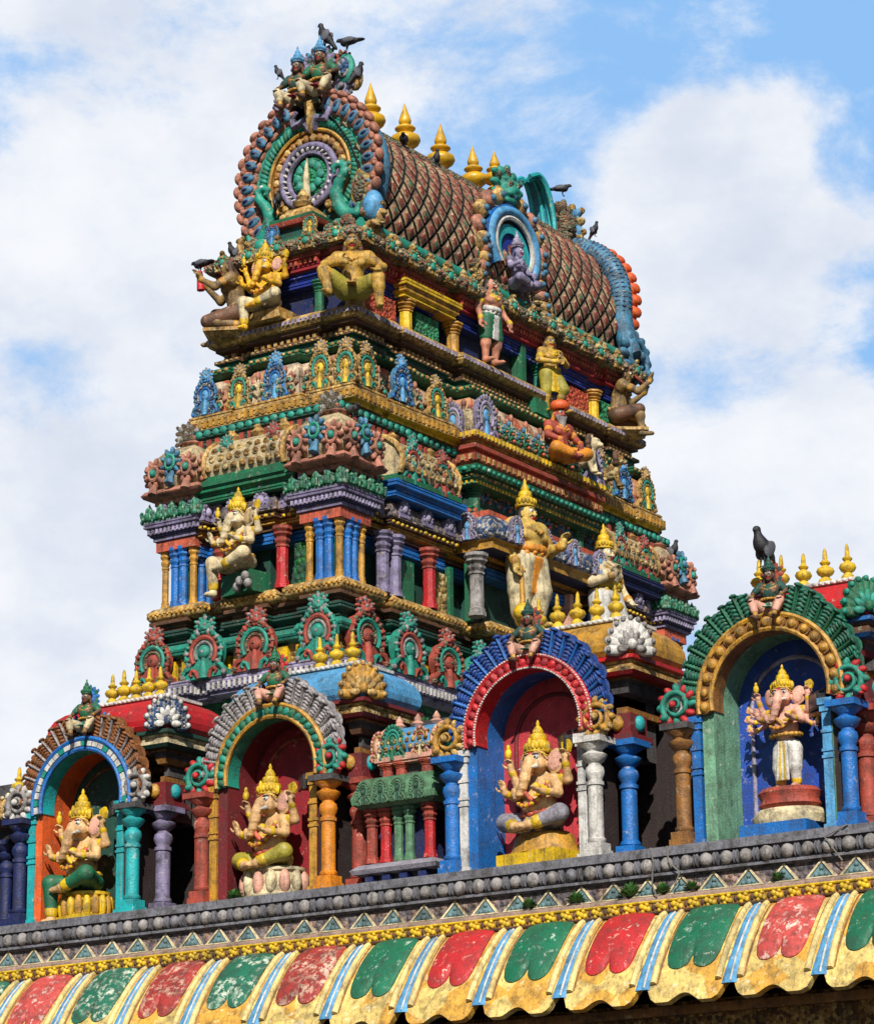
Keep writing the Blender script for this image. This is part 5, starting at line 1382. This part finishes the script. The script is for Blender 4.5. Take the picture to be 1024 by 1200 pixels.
for k in range(-7,8):
    x=PX0+PER*k
    petal(x,('red_worn' if k%2 else 'green_worn')+('' if k>-1 else '_old') if (k*7)%5 else ('red_faded' if k%2 else 'green_worn'))
    xs_=x+PER/2
    stripe(xs_,'sky_blue',.052,.86,.016,.5); stripe(xs_+.018,'white',.012,.84,.024); 
    for s in (-1,1):
        b=MB(); b.tube([(xs_+s*(.085+.02*t/12),)+ep(.02+.80*t/12,.012) for t in range(13)],[.026+.006*t/12 for t in range(13)],8,0); part('stripe_border',b,['eave_cream'],eave)
        stripe(xs_+s*.135,'gold_brown',.010,.80,.006)
# entablature in the shade under the eave
PP2=lambda name,fn,mats:(lambda b:(fn(b),part(name,b,mats,eave)))(MB())
PP2('soffit_beam',lambda b:(b.box(XA,XB,-.30,.5,4.18,4.62,0),b.box(XA,XB,-.36,-.30,4.50,4.58,1)),['gold_carved','gold_brown'])
PP2('lower_beam',lambda b:b.box(XA,XB,-.10,.5,3.7,4.18,0),['maroon'])
# ---------------------------------------------------------------- small green shrine between the two middle arches
sh=thing('small_shrine','small shrine with green eave, red and green columns and a little blue vaulted roof','shrine',(-.68,.5,ZL))
sp=[(-1.05,.34),(-.28,.34),(-.28,.95),(-1.05,.95)]
def SP(name,fn,mats):
    b=MB(); fn(b); return part(name,b,mats,sh)
SP('base',lambda b:(b.sweep(sp,[(-.05,ZL,0),(-.05,6.16,0)]),b.sweep(off(sp,.0),[(0,6.16,1),(.10,6.17,1),(.12,6.21,1),(.06,6.26,1),(-.02,6.28,1)]),[b.box(x,x+.09,.27,.36,6.03,6.15,2) for x in (-1.02,-.82,-.62,-.40)]),['dark_stone','grey_cloth','navy'])
SP('wall',lambda b:b.sweep(off(sp,-.16),[(0,6.28),(0,6.80)]),['navy'])
for x,y,mt in ((-1.01,.38,'brick'),(-.86,.40,'red'),(-.71,.40,'sage'),(-.58,.40,'sage'),(-.34,.39,'red'),(-.34,.85,'brick')):
    b=MB(); column(b,x,y,6.28,6.82,.048 if mt!='sage' else .04,'square',0,1); part('column',b,[mt,'brick' if mt=='red' else mt],sh)
SP('roof_slope',lambda b:(b.sweep(sp,[(-.06,6.80,1),(.04,6.81,1),(.10,6.85,0),(.11,6.91,0),(.08,6.99,0),(.02,7.06,0),(.02,7.11,0),(-.14,7.12,0)]),),['sage','dark_green'])
for x in (-1.0,-.8,-.6,-.38): inst('medallion',K_GREEN,sh,(x,.225,6.84),0,(.19,.3,.24),{0:'sage',1:'sage',2:'dark_green',3:'sage'})
for x in (-.9,-.74,-.44): 
    b=MB(); column(b,x,.50,7.11,7.26,.05,'square',0,1); part('column',b,['brick','coral'],sh)
SP('upper_base',lambda b:(b.box(-.98,-.36,.44,.90,7.255,7.31,0),b.box(-.90,-.44,.53,.85,7.1,7.255,1)),['skin_pink','dark_stone'])
inst('vaulted_roof',SHALA,sh,(-.66,.68,7.28),0,(.66,.8,.62),{0:'sky_blue',1:'skin_pink',2:'skin_pink'})
m=inst('medallion',K_GREEN,sh,(-.80,.44,7.29),0,(.30,.3,.36),{0:'green',1:'teal',2:'green',3:'teal'})
for x in (-.97,-.48): inst('medallion',K_ORANGE,sh,(x,.45,7.30),0,(.22,.3,.30),{0:'skin_pink',1:'ochre',2:'cream',3:'brick'})
# neighbouring roof at the left edge
nb=thing('edge_pavilion','dark pavilion with a sky blue and orange roof edge, cut off by the left border','pavilion',(-6.05,.7,ZL))
px=[(-6.9,.35),(-5.62,.35),(-5.62,1.2),(-6.9,1.2)]
b=MB(); b.sweep(px,[(-.1,ZL,0),(-.1,7.0,0),(0,7.02,0),(.0,7.12,0),(.06,7.14,1),(.06,7.2,1)]); part('wall',b,['dark_interior','brown'],nb)
b=MB(); b.sweep(px,[(.08,7.2,1),(.12,7.24,1),(.12,7.3,0),(.06,7.42,0),(-.06,7.5,0),(-.2,7.53,0)]); part('roof',b,['sky_blue','orange'],nb)
inst('shell_crest',SHELL,nb,(-5.58,.30,7.22),PI/4,(.5,.6,.5),{0:'ochre',1:'cream'})
for x in (-5.72,-6.05):
    b=MB(); column(b,x,.36,ZL,7.0,.07,'round',0,0); part('column',b,['navy'],nb)

# ---------------------------------------------------------------- finials
def finial(me,x,y,z,h,w,label,group):
    k=random.uniform(.95,1.05); o=link('gold_finial',me,None,(x,y,z),0,(w*k,w*k,h*random.uniform(.95,1.04))); o.rotation_euler=(random.uniform(-.035,.035),random.uniform(-.035,.035),random.uniform(0,3)); tag(o,label,'finial',group); return o
NAMES=['first','second','third','fourth','fifth','sixth']
for i,y in enumerate((5.18,5.94,6.72,7.52)):
    finial(FIN,CX,y,16.36,.72,.80,f'large golden pot finial on the tower ridge, {NAMES[i]} from the gable','large finials along the tower ridge')
finial(FIN,CX+.55,6.98+.2,16.18,.55,.68,'smaller golden finial on top of the tower dormer with the blue arch','large finials along the tower ridge')
ROWS=[('left red',-4.55,.88,5,.165),('light blue',-2.09,.89,3,.20),('orange',.92,.94,5,.215),('right red',3.49,.80,5,.225)]
for nm,cx,hw,n,st in ROWS:
    for i in range(n):
        x=cx+hw-.20-st*(n-1-i)
        finial(FINS,x,.62,8.37,.34,.36,f'yellow finial on the {nm} shrine roof, {NAMES[i]} of {n} from the left','yellow finials on the shrine roofs')
finial(FINS,.92-.12,.62,8.37,.34,.36,'yellow finial peeping out behind the figure on the red arch','yellow finials on the shrine roofs')
finial(FINS,-5.82,.62,7.52,.34,.36,'yellow finial on the roof cut off by the left border','yellow finials on the shrine roofs')

# ---------------------------------------------------------------- statues
paint('skin_warm',(232,182,122),.5,.45)
def ped(name,mb_fn,mats,parent):
    b=MB(); mb_fn(b); return link(name,b.mesh(name,mats),parent)
def lotus_base(b,r,h,m0=0,m1=1,n=16):
    b.lathe([(r*1.02,0),(r*1.04,h*.12),(r*.98,h*.16),(r*.86,h*.5),(r*.90,h*.86),(r*.98,h*.9),(r*.98,h)],28,(0,0,0),m0,0,True,1,.8)
    for i in range(n):
        a=2*PI*i/n; b.ell((r*.93*math.cos(a),r*.76*math.sin(a),h*.5),(r*.16,r*.16,h*.42),m1 if i%2 else m0,8,6)
def god(name,label,x,y,z,rz,S,pose,skin,cloth,gold,sash,ear,pedfn=None,pedm=None,lift=0,yaw=0):
    t=thing('elephant_headed_statue',label,'statue',(x,y,z),rz,'elephant headed statues')
    class Off: pass
    n0=len(bpy.data.objects)
    kids=[]
    before=set(bpy.data.objects)
    elephant_god(name,t,skin,cloth,gold,S,pose,sash,ear)
    for o in set(bpy.data.objects)-before: o.location.z+=lift
    if pedfn: ped('pedestal',pedfn,pedm,t)
    return t
god('g','seated elephant-headed statue in green trousers on a yellow pedestal, in the orange walled niche',-4.60,.34,ZL,R(-12),1.10,'hang','skin_warm','green','yellow','yellow','skin_pink',lambda b:(lotus_base(b,.30,.30,0,1,18),b.box(-.34,.34,-.28,.28,-.0,.05,0)),['yellow','gold'],.28)
god('g','seated elephant-headed statue in olive cloth on a pale pink lotus, in the grey feathered shrine',-2.16,.34,ZL,R(-14),1.08,'seated','skin_warm','olive','yellow','coral','skin_pink',lambda b:(lotus_base(b,.36,.30,0,1,14),),['cream','skin_pink'],.27) if paint('olive',(168,156,48),.45,.5) else 0
god('g','seated elephant-headed statue in grey cloth on a yellow pedestal, in the blue and crimson niche',.97,.36,ZL,R(-10),1.08,'seated','skin_warm','grey_cloth','yellow','coral','skin_pink',lambda b:(b.box(-.36,.36,-.28,.26,0,.14,0),b.lathe([(.36,.14),(.34,.18),(.30,.30),(.26,.33)],24,(0,0,0),1,0,True,1,.8)),['yellow','gold'],.31)
god('g','standing elephant-headed statue in white and yellow cloth, in the deep blue niche',3.53,.38,ZL,R(0),.78,'stand','skin_pink','white','yellow','gold','skin_pink',lambda b:(b.box(-.36,.30,-.30,.24,0,.13,0),b.lathe([(.34,.13),(.36,.2),(.30,.27)],24,(0,0,0),2,0,True,1,.8),b.lathe([(.24,.27),(.29,.31),(.27,.36),(.30,.42),(.26,.46)],24,(0,0,0),1,0,True,1,.8)),['blue','brick','cream'],.455)
god('g','weathered elephant-headed statue seated among the blue and gold columns on the left tower face',-4.40,2.66,9.96,R(-12),1.0,'hang','skin_pale','skin_pale','yellow','skin_yellow','skin_tan',lambda b:(b.box(-.24,.26,-.10,.2,0,.24,0),[b.ell((.10+.07*i,-.15-.02*(i%2),.05+.05*(i%3)),(.05,.05,.06),1,9,6) for i in range(4)]),['green','stone'],.24)
god('g','bright yellow elephant-headed statue seated below the great gable',-4.52,3.28,13.40,R(0),.90,'hang','skin_yellow','cream','yellow','skin_yellow','skin_pink',lambda b:(b.box(-.26,.26,-.12,.22,0,.12,0),),['ochre'],.12)

def man(label,x,y,z,rz,J,S,skin='skin_gold',trim='gold',**k):
    t=thing('guardian_statue',label,'statue',(x,y,z),rz,'human figure statues on the tower')
    human('m',t,J,[skin,'white','black','red',trim,'brown'],S,**k)
    return t
st=man('standing golden guardian with yellow crown and orange belly sash, left of the dark doorway',-2.72,6.00,9.985,R(78),dict(sl=(.14,0,.78),sr=(-.14,0,.78),er=(-.20,.02,.61),wr=(-.19,-.07,.47),el=(.20,-.05,.62),wl=(.17,-.22,.63),kl=(.09,-.05,.28),kr=(-.08,.0,.28),fl=(.11,-.13,.02)),1.55,h=.008,skirt=(('cream','orange_cloth'),.86),crown='yellow',belly=1.0,bulk=1.5,hands=((.0,-.3,1),(0,-.1,-1)),sash='orange_cloth',look=(.25,-1,0)) if paint('orange_cloth',(232,146,32),.45,.5) else 0
b=MB(); b.tube([(-.22,-.12,.70),(-.24,-.16,.18)],[.028,.036],10,0); b.ell((-.245,-.17,.12),(.12,.12,.11),1,14,9); b.v=[(x*1.0,y,z) for x,y,z in b.v]; link('mace',b.mesh('mace',['gold','yellow']),st)
man('crowned guardian with a pale face and white trousers, right of the dark doorway',-2.68,7.74,9.985,R(80),dict(er=(-.21,-.02,.62),wr=(-.10,-.18,.66),el=(.20,.0,.62),wl=(.20,-.10,.50),kl=(.10,-.08,.28),kr=(-.09,-.02,.28),fl=(.12,-.16,.02)),1.40,skin='skin_pale',skirt=(('white','yellow'),.9),crown='yellow',bulk=1.42,hands=((0,-.5,-.5),(.3,-.3,.8)),sash='yellow',look=(.25,-1,0))
SITJ=dict(pel=(0,0,.12),wst=(0,-.01,.20),chest=(0,-.01,.33),neck=(0,-.01,.44),head=(0,-.03,.545),sl=(.14,0,.415),sr=(-.14,0,.415),hl=(.07,-.02,.10),hr=(-.07,-.02,.10))
def sit(**k): d=dict(SITJ); d.update(k); return d
man('muscular moustached guardian sitting on the near corner ledge below the roof cornice',-3.30,3.30,13.42,R(32),sit(kl=(.24,-.20,.14),al=(.25,-.20,-.12),fl=(.27,-.30,-.15),kr=(-.25,-.20,.22),ar=(-.20,-.26,.0),fr=(-.24,-.35,-.02),el=(.27,-.04,.30),wl=(.24,-.18,.24),er=(-.25,-.06,.33),wr=(-.10,-.20,.30)),1.28,skin='guard_gold',crown=False,bulk=1.22,skirt=(('olive','gold'),.34),hands=((0,-.7,-.6),(.7,-.3,0)),look=(0,-1,0),hairmat='brown')
KJ=dict(pel=(0,.03,.17),wst=(0,.0,.25),chest=(0,-.03,.38),neck=(0,-.05,.49),head=(0,-.075,.595),sl=(.13,-.03,.465),sr=(-.13,-.03,.465),hl=(.07,.02,.15),hr=(-.07,.02,.15),kl=(.11,-.24,.07),kr=(-.11,-.20,.20),al=(.10,.05,.03),ar=(-.12,-.22,-.04),fl=(.10,.13,.02),fr=(-.13,-.32,-.06),el=(.20,-.16,.36),wl=(.13,-.30,.46),er=(-.20,-.18,.36),wr=(-.12,-.32,.50))
t=man('kneeling bronze figure holding up a red offering on the far left tower corner',-5.04,3.36,13.42,R(-62),KJ,1.35,skin='bronze',trim='gold',crown=False,skirt=(('brown','ochre'),.5),hands=((0,-.4,.9),(0,-.4,.9)),bulk=1.05,hairmat='brown')
ped('pedestal',lambda b:(b.sweep([(-.26,-.42),(.26,-.42),(.26,.36),(-.26,.36)],[(-.22,-.12),(-.14,-.10),(-.08,-.05),(-.05,-.04),(-.05,-.0),(-.08,.01)])),['ochre'],t)
b=MB(); b.tube([(-.14,-.46,.60),(-.15,-.48,.84)],[.05,.035],9,0); link('offering',b.mesh('offering',['red']),t)
t=man('kneeling bronze flute player in profile on the far right tower corner',-3.40,9.42,13.42,R(128),KJ,1.30,skin='bronze',trim='gold',crown=False,skirt=(('brown','ochre'),.5),hands=((-.5,-.1,.7),(.5,-.1,.7)),bulk=1.05,hairmat='brown')
ped('pedestal',lambda b:(b.sweep([(-.26,-.42),(.26,-.42),(.26,.36),(-.26,.36)],[(-.22,-.12),(-.14,-.10),(-.08,-.05),(-.05,-.04),(-.05,-.0),(-.08,.01)])),['ochre'],t)
b=MB(); b.tube([(.05,-.24,.78),(.16,-.44,.66)],.02,8,0); link('flute',b.mesh('flute',['brick']),t)
man('standing pink guardian in green and white shorts on the lilac ledge below the dormer',-3.26,6.12,13.42,R(84),dict(el=(.20,-.02,.62),wl=(.24,-.10,.50),er=(-.20,.0,.62),wr=(-.20,-.04,.47),kl=(.09,-.03,.28),kr=(-.08,-.01,.28)),1.12,skin='skin_flesh',trim='yellow',skirt=(('green','white'),.46),crown=False,bulk=1.2,look=(.35,-1,0),sash='white') if paint('skin_flesh',(216,140,108),.5,.5) else 0
man('golden guardian with folded arms and yellow cloth, right of the green top doorway',-3.24,7.48,13.12,R(70),dict(el=(.21,-.05,.64),wl=(.05,-.17,.66),er=(-.21,-.05,.64),wr=(-.06,-.19,.60),kl=(.12,-.10,.30),kr=(-.08,-.02,.28),fl=(.16,-.18,.02)),1.05,skin='guard_gold',trim='yellow',skirt=(('olive','yellow'),.6),crown=False,bulk=1.15,look=(-.2,-1,-.0),hands=((-1,-.1,.1),(1,-.1,.1)),hairmat='brown')
t=man('bearded red-faced figure in orange robes and turban seated on the painted tower parapet',-2.92,7.12,12.32,R(75),sit(kl=(.22,-.20,.10),al=(.04,-.26,.03),fl=(-.04,-.28,.02),kr=(-.22,-.20,.10),ar=(-.04,-.27,.04),fr=(.04,-.31,.03),el=(.21,-.06,.28),wl=(.14,-.20,.20),er=(-.21,-.06,.28),wr=(-.14,-.20,.20)),1.15,skin='brick',trim='orange_cloth',crown=False,skirt=(('orange_cloth','coral'),.9),hairmat='orange_cloth',beardmat='stone',bulk=1.15,look=(-.2,-1,0))
b=MB(); b.lathe([(.10,0),(.125,.03),(.12,.08),(.09,.11),(.04,.13)],14,(0,-.03*1.15,.60*1.15),0); link('turban',b.mesh('turban',['orange']),t)
def lionfig(label,x,y,z,rz,S,skin,mane):
    t=thing('lion_statue',label,'statue',(x,y,z),rz,'lion statues')
    P=[('c',(0,.22,.22),(0,-.08,.30),.13,.14,0,.05),('c',(0,-.10,.34),(0,-.16,.50),.11,.10,0,.04),('e',(0,-.22,.56),(.11,.11,.11),0,None,.03),('e',(0,-.32,.52),(.06,.06,.05),0,None,.02),('e',(.05,-.30,.59),(.018,.018,.018),1,None,0),('e',(-.05,-.30,.59),(.018,.018,.018),1,None,0)]
    for s in (-1,1): P+=[('c',(s*.09,-.14,.28),(s*.09,-.20,.04),.055,.04,0),('e',(s*.09,-.24,.03),(.05,.07,.035),0,None,.02),('c',(s*.11,.20,.20),(s*.14,.08,.14),.09,.06,0),('c',(s*.14,.08,.14),(s*.13,.16,.04),.05,.04,0),('e',(s*.13,.10,.03),(.05,.08,.035),0,None,.02),('e',(s*.08,-.20,.67),(.03,.02,.04),0,None,.02)]
    P+=[('c',(0,.32,.18),(.06,.44,.34),.03,.022,0),('e',(.06,.46,.38),(.04,.04,.06),0,None,.02)]
    link('body',sdf_mesh('body',P,[skin,'black'],.015,.03,S),t)
    Q=[('e',(.15*math.cos(R(a)),-.15,.55+.15*math.sin(R(a))),(.055,.06,.055),0,None,.02) for a in range(-30,211,30)]
    link('mane',sdf_mesh('mane',Q,[mane],.015,.03,S),t)
lionfig('small pale lion beside the bearded figure on the painted parapet',-2.95,7.75,12.32,R(100),.72,'cream','brown')
lionfig('small olive lion crouching at the right end of the painted parapet',-2.95,8.35,12.30,R(120),.66,'mustard_carved','brown')
paint('skin_dark',(120,84,58),.7,.55)
# squat guardians on the arch crowns
def squat(label,x,y,z,S,cloth,leg,body='green',wing='red',group='squat figures on the arch crowns'):
    t=thing('crown_figure',label,'statue',(x,y,z),R(8),group)
    J=sit(kl=(.19,-.20,.17),al=(.12,-.26,-.03),fl=(.15,-.34,-.05),kr=(-.19,-.20,.17),ar=(-.12,-.26,-.03),fr=(-.15,-.34,-.05),el=(.23,-.02,.34),wl=(.20,-.18,.24),er=(-.23,-.02,.34),wr=(-.20,-.18,.24),head=(0,-.04,.56))
    human('m',t,J,['skin_dark','white','black','red','gold','brown'],S*1.04,crown=body if group[:5]=='squat' else 'sky_blue',bulk=.98,skirt=((leg,'crimson' if leg=='cream' else cloth),.80),hairmat='brown',h=.0095,necklace=True,hands=((0,-.6,-.6),(0,-.6,-.6)))
    C=[('e',(0,-.012,.33),(.125,.105,.12),0,None,.03),('c',(.13,0,.42),(.20,-.02,.36),.060,.050,0,.03),('c',(-.13,0,.42),(-.20,-.02,.36),.060,.050,0,.03)]+[('e',(.12*math.cos(q*PI/8),-.012+.105*math.sin(q*PI/8),.23),(.025,.02,.02),1,None,.004) for q in range(16)]
    link('tunic',sdf_mesh('tunic',C,[body,'gold'],.011,.02,S*1.04),t)
    c=link('headdress',CREST,t,(0,.09*S,.44*S),0,(.36*S,.26*S,.40*S))
    for i,mt in enumerate((wing if wing!='stone' else 'brick',body,'black')): c.material_slots[i].link='OBJECT'; c.material_slots[i].material=M[mt]
    for s in (-1,1):
        v=link('wing',VOLUTE,t,(s*.26*S,.10*S,.14*S),0,(s*.32*S,.35*S,.36*S))
        for i,mt in enumerate((wing,'stone',body)): v.material_slots[i].link='OBJECT'; v.material_slots[i].material=M[mt]
    return t
squat('squat figure in green and blue with pale knees crowning the blue and white arch',-4.51,.20,7.98,.66,'teal','skin_pale','green','blue')
squat('squat figure in green with red wings crowning the teal arch with grey feathers',-2.05,.20,7.98,.66,'green','skin_pink','green','red')
squat('squat figure in dark green with silvery scrolls crowning the red arch with blue feathers',0.95,.20,8.01,.66,'green','skin_pink','dark_green','stone')
squat('squat blue green figure with pink knees crowning the gold arch, under the tall bird',3.52,.20,8.03,.66,'teal','skin_pink','dark_green','brick')
# crown of the great gable: two stout riders, lion masks and a shield
for sx,lab,ca in ((-.26,'left stout figure with red and white legs on the peak of the great gable','dark_green'),(.12,'right stout figure with red and white legs on the peak of the great gable','green')):
    t=squat(lab,GX+sx+.08,GY-.10+(.06 if sx<0 else 0),16.30+(.02 if sx>0 else 0),.92,'crimson','cream',ca,'lilac','stout figures on the gable peak')
t=thing('peak_ornament','cluster of lion masks, scrolls and teal shield behind the gable peak figures','ornament',(GX+.05,GY+.08,16.25))
for x,y,z,s,cm in ((-.02,0,.52,.40,('patina','sky_blue','black')),(.30,.02,.42,.34,('brick','patina','black')),(-.36,.0,.30,.28,('patina','brick','black')),(.10,.06,.10,.5,('patina','dark_green','black'))):
    c=link('lion_mask',CREST,t,(x,y,z),0,(s,s,s*1.0))
    for i,mt in enumerate(cm): c.material_slots[i].link='OBJECT'; c.material_slots[i].material=M[mt]
b=MB(); b.ell((.43,-.06,.42),(.14,.07,.20),0,14,9); b.ell((.43,-.11,.42),(.09,.05,.14),1,12,8); b.ell((.52,.02,.30),(.10,.08,.16),2,10,7); link('shield',b.mesh('shield',['teal','blue_white','ochre']),t)
b=MB()
for sx in (-1,1): b.tube([(sx*.05,-.14,-.30),(sx*.10,-.20,-.18),(sx*.24,-.2,-.22),(sx*.28,-.18,-.10),(sx*.20,-.2,-.04)],[.05,.055,.05,.045,.03],8,0)
b.slab([(-.07,.05),(0,-.36),(.07,.05)],-.24,-.14,1); link('scrollwork',b.mesh('scrollwork',['lilac','ochre']),t)

# dormer figure
t=thing('lilac_deity_statue','small lilac seated deity framed by the blue dormer arch on the tiled roof','statue',(DX+.10,DY,DZ-.60),R(90))
human('m',t,sit(kl=(.20,-.18,.12),al=(.04,-.24,.05),fl=(-.04,-.26,.04),kr=(-.20,-.18,.12),ar=(-.04,-.25,.05),fr=(.04,-.28,.04),el=(.20,-.04,.30),wl=(.14,-.18,.24),er=(-.20,-.04,.30),wr=(-.14,-.18,.36)),['lilac','white','black','red','pale_lilac','brown'],1.0,crown='pale_lilac',skirt=(('lilac','pale_lilac'),.8),hairmat='navy')

# ---------------------------------------------------------------- pigeons
PG=pigeon_mesh('pigeon',['bird_black','bird_black','metal_black','bird_grey'],'perch'); PGL=pigeon_mesh('pigeon',['bird_black','bird_black','metal_black','bird_grey'],'low')
def bird(x,y,z,h,rz,label,low=False,tilt=0):
    o=link('pigeon',PGL if low else PG,None,(x,y,z),R(rz),h); o.rotation_euler=(R(tilt),0,R(rz)); tag(o,label,'bird','pigeons perched on the temple'); return o
bird(-4.06,3.80,16.98,.42,-80,'black pigeon with raised head on the gable peak, left of the two topmost birds',tilt=0)
bird(-3.74,3.82,16.86,.36,-75,'black pigeon with grey wing on the gable peak, right of the two topmost birds',True)
bird(-3.66,3.92,16.46,.36,150,'black pigeon clinging to the right side of the gable peak beside the shield')
bird(-4.72,3.74,16.72,.24,-60,'small dark pigeon at the left edge of the gable peak group')
bird(-4.62,3.60,14.95,.30,60,'dark pigeon sitting inside the ring of the great gable')
bird(-4.10,5.52,16.28,.34,30,'dark pigeon behind the first large ridge finial',True)
bird(-4.10,6.24,16.24,.32,60,'dark pigeon behind the second large ridge finial')
bird(CX,9.72,17.06,.34,110,'black pigeon on top of the curled blue plume crest',True)
bird(-3.98,9.92,16.44,.28,90,'black pigeon on the orange leaves of the far gable')
bird(-2.98,10.02,11.72,.34,90,'black pigeon on the far right turret of the second storey')
bird(3.45,.22,8.50,.48,-20,'tall dark pigeon with pale breast on the figure crowning the gold arch')
bird(-5.53,3.27,14.24,.34,-90,'black pigeon on the offering held by the kneeling musician',True)
bird(-5.06,3.30,14.30,.30,-30,'black pigeon on the head of the kneeling musician')
bird(-3.02,2.92,11.86,.30,70,'brown pigeon on the near corner turret under the yellow cornice',True)
# ---------------------------------------------------------------- floodlights, weeds, cables
def flood(x,y,z,rz,label):
    t=thing('floodlight',label,'floodlight',(x,y,z),R(rz),'small floodlights in the niches')
    b=MB(); b.box(-.085,.085,-.06,.04,-.06,.06,0); b.box(-.10,.10,-.075,-.06,-.075,.075,0); 
    for i in range(5): b.box(-.08+.036*i,-.066+.036*i,.04,.075,-.05,.05,0)
    link('housing',b.mesh('housing',['metal_black']),t)
    b=MB(); b.box(-.082,.082,-.079,-.0755,-.058,.058,0); link('lens',b.mesh('lens',['lamp_glass']),t)
    b=MB(); b.tube([(-.11,0,0),(-.11,.0,.10),(.11,.0,.10),(.11,0,0)],.010,6,0); b.tube([(.0,0,.10),(.16,.06,.10)],.010,6,0); link('bracket',b.mesh('bracket',['metal_black']),t)
for x,z,lab in ((-4.16,7.16,'black floodlight beside the statue in the orange walled niche'),(-1.72,7.15,'black floodlight beside the statue in the crimson niche with grey feathers'),(1.30,7.18,'black floodlight beside the statue in the blue and crimson niche'),(3.92,7.22,'black floodlight beside the standing statue in the deep blue niche')):
    flood(x,.30,z,-40,lab)
def weed(x,y,z,s,label):
    rnd=random.Random(int(x*100)); b=MB()
    for i in range(90):
        a=rnd.uniform(0,2*PI); l=s*rnd.uniform(.5,1); e=rnd.uniform(.3,1.4); d=Vector((math.cos(a)*math.cos(e),math.sin(a)*math.cos(e)*.6,math.sin(e)))
        l*=1.35; p=d*l-Vector((0,0,l*l*1.2)); w=Vector((-math.sin(a),math.cos(a),0))*.016; q=d*l*.55
        b.add([tuple(Vector((x,y,z))),tuple(Vector((x,y,z))+q+w),tuple(Vector((x,y,z))+p),tuple(Vector((x,y,z))+q-w)],[(0,1,2,3)],0)
    c=b.bottom(); o=link('weed_tuft',b.mesh('weed_tuft',['weed'],c),None,c); tag(o,label,'weed','weeds growing on the masonry')
weed(-2.42,.02,6.03,.12,'little green weed at the foot of the pink lotus pedestal')
for x,s in ((1.05,.09),(1.55,.11),(2.12,.14),(2.45,.10),(2.75,.09),(3.6,.08)): weed(x,-.06,5.62,s,f'green weed in the triangle frieze, {"about below the blue corner column" if 1.9<x<2.3 else "below the red arch" if x<1.2 else "just left of the blue corner column" if x<1.9 else "below the gold column" if x<2.6 else "below the green jamb" if x<3 else "below the standing statue"}')
b=MB(); r_=random.Random(5)
def gbush(x,y,z,s,n):
    for i in range(n):
        p=Vector((x+r_.gauss(0,s*.5),y+r_.gauss(0,s*.4),z+r_.gauss(0,s*.4))); a=Vector((r_.uniform(-1,1),r_.uniform(-1,1),r_.uniform(-.3,1))).normalized()*s*.22; c=a.cross(Vector((0,.3,1))).normalized()*s*.08
        b.add([tuple(p-a),tuple(p+c),tuple(p+a),tuple(p-c)],[(0,1,2,3)],0)
gbush(-3.62,6.28,15.42,.20,120); c=b.bottom(); o=link('weed_tuft',b.mesh('weed_tuft',['weed'],c),None,c); tag(o,'bushy green weed growing from the tiled roof left of the dormer','weed','weeds growing on the masonry')
for i,(x0,pts) in enumerate(((2.35,[(2.35,-.07,6.03),(2.40,-.12,5.90),(2.37,-.10,5.70),(2.42,-.11,5.58)]),(2.55,[(2.52,-.07,6.03),(2.55,-.11,5.88),(2.66,-.10,5.78),(2.60,-.11,5.66)]),(4.1,[(4.3,-.07,6.03),(4.1,-.12,5.94),(4.25,-.10,5.72)]))):
    b=MB(); b.tube(pts,.008,5,0); c=b.bottom(); o=link('loose_cable',b.mesh('loose_cable',['cable'],c),None,c); tag(o,['loose pale cable hanging over the bead moulding, longest of the three','short kinked cable just right of the longest one','loose cable at the right end of the bead moulding'][i],'cable','cables hanging over the parapet')
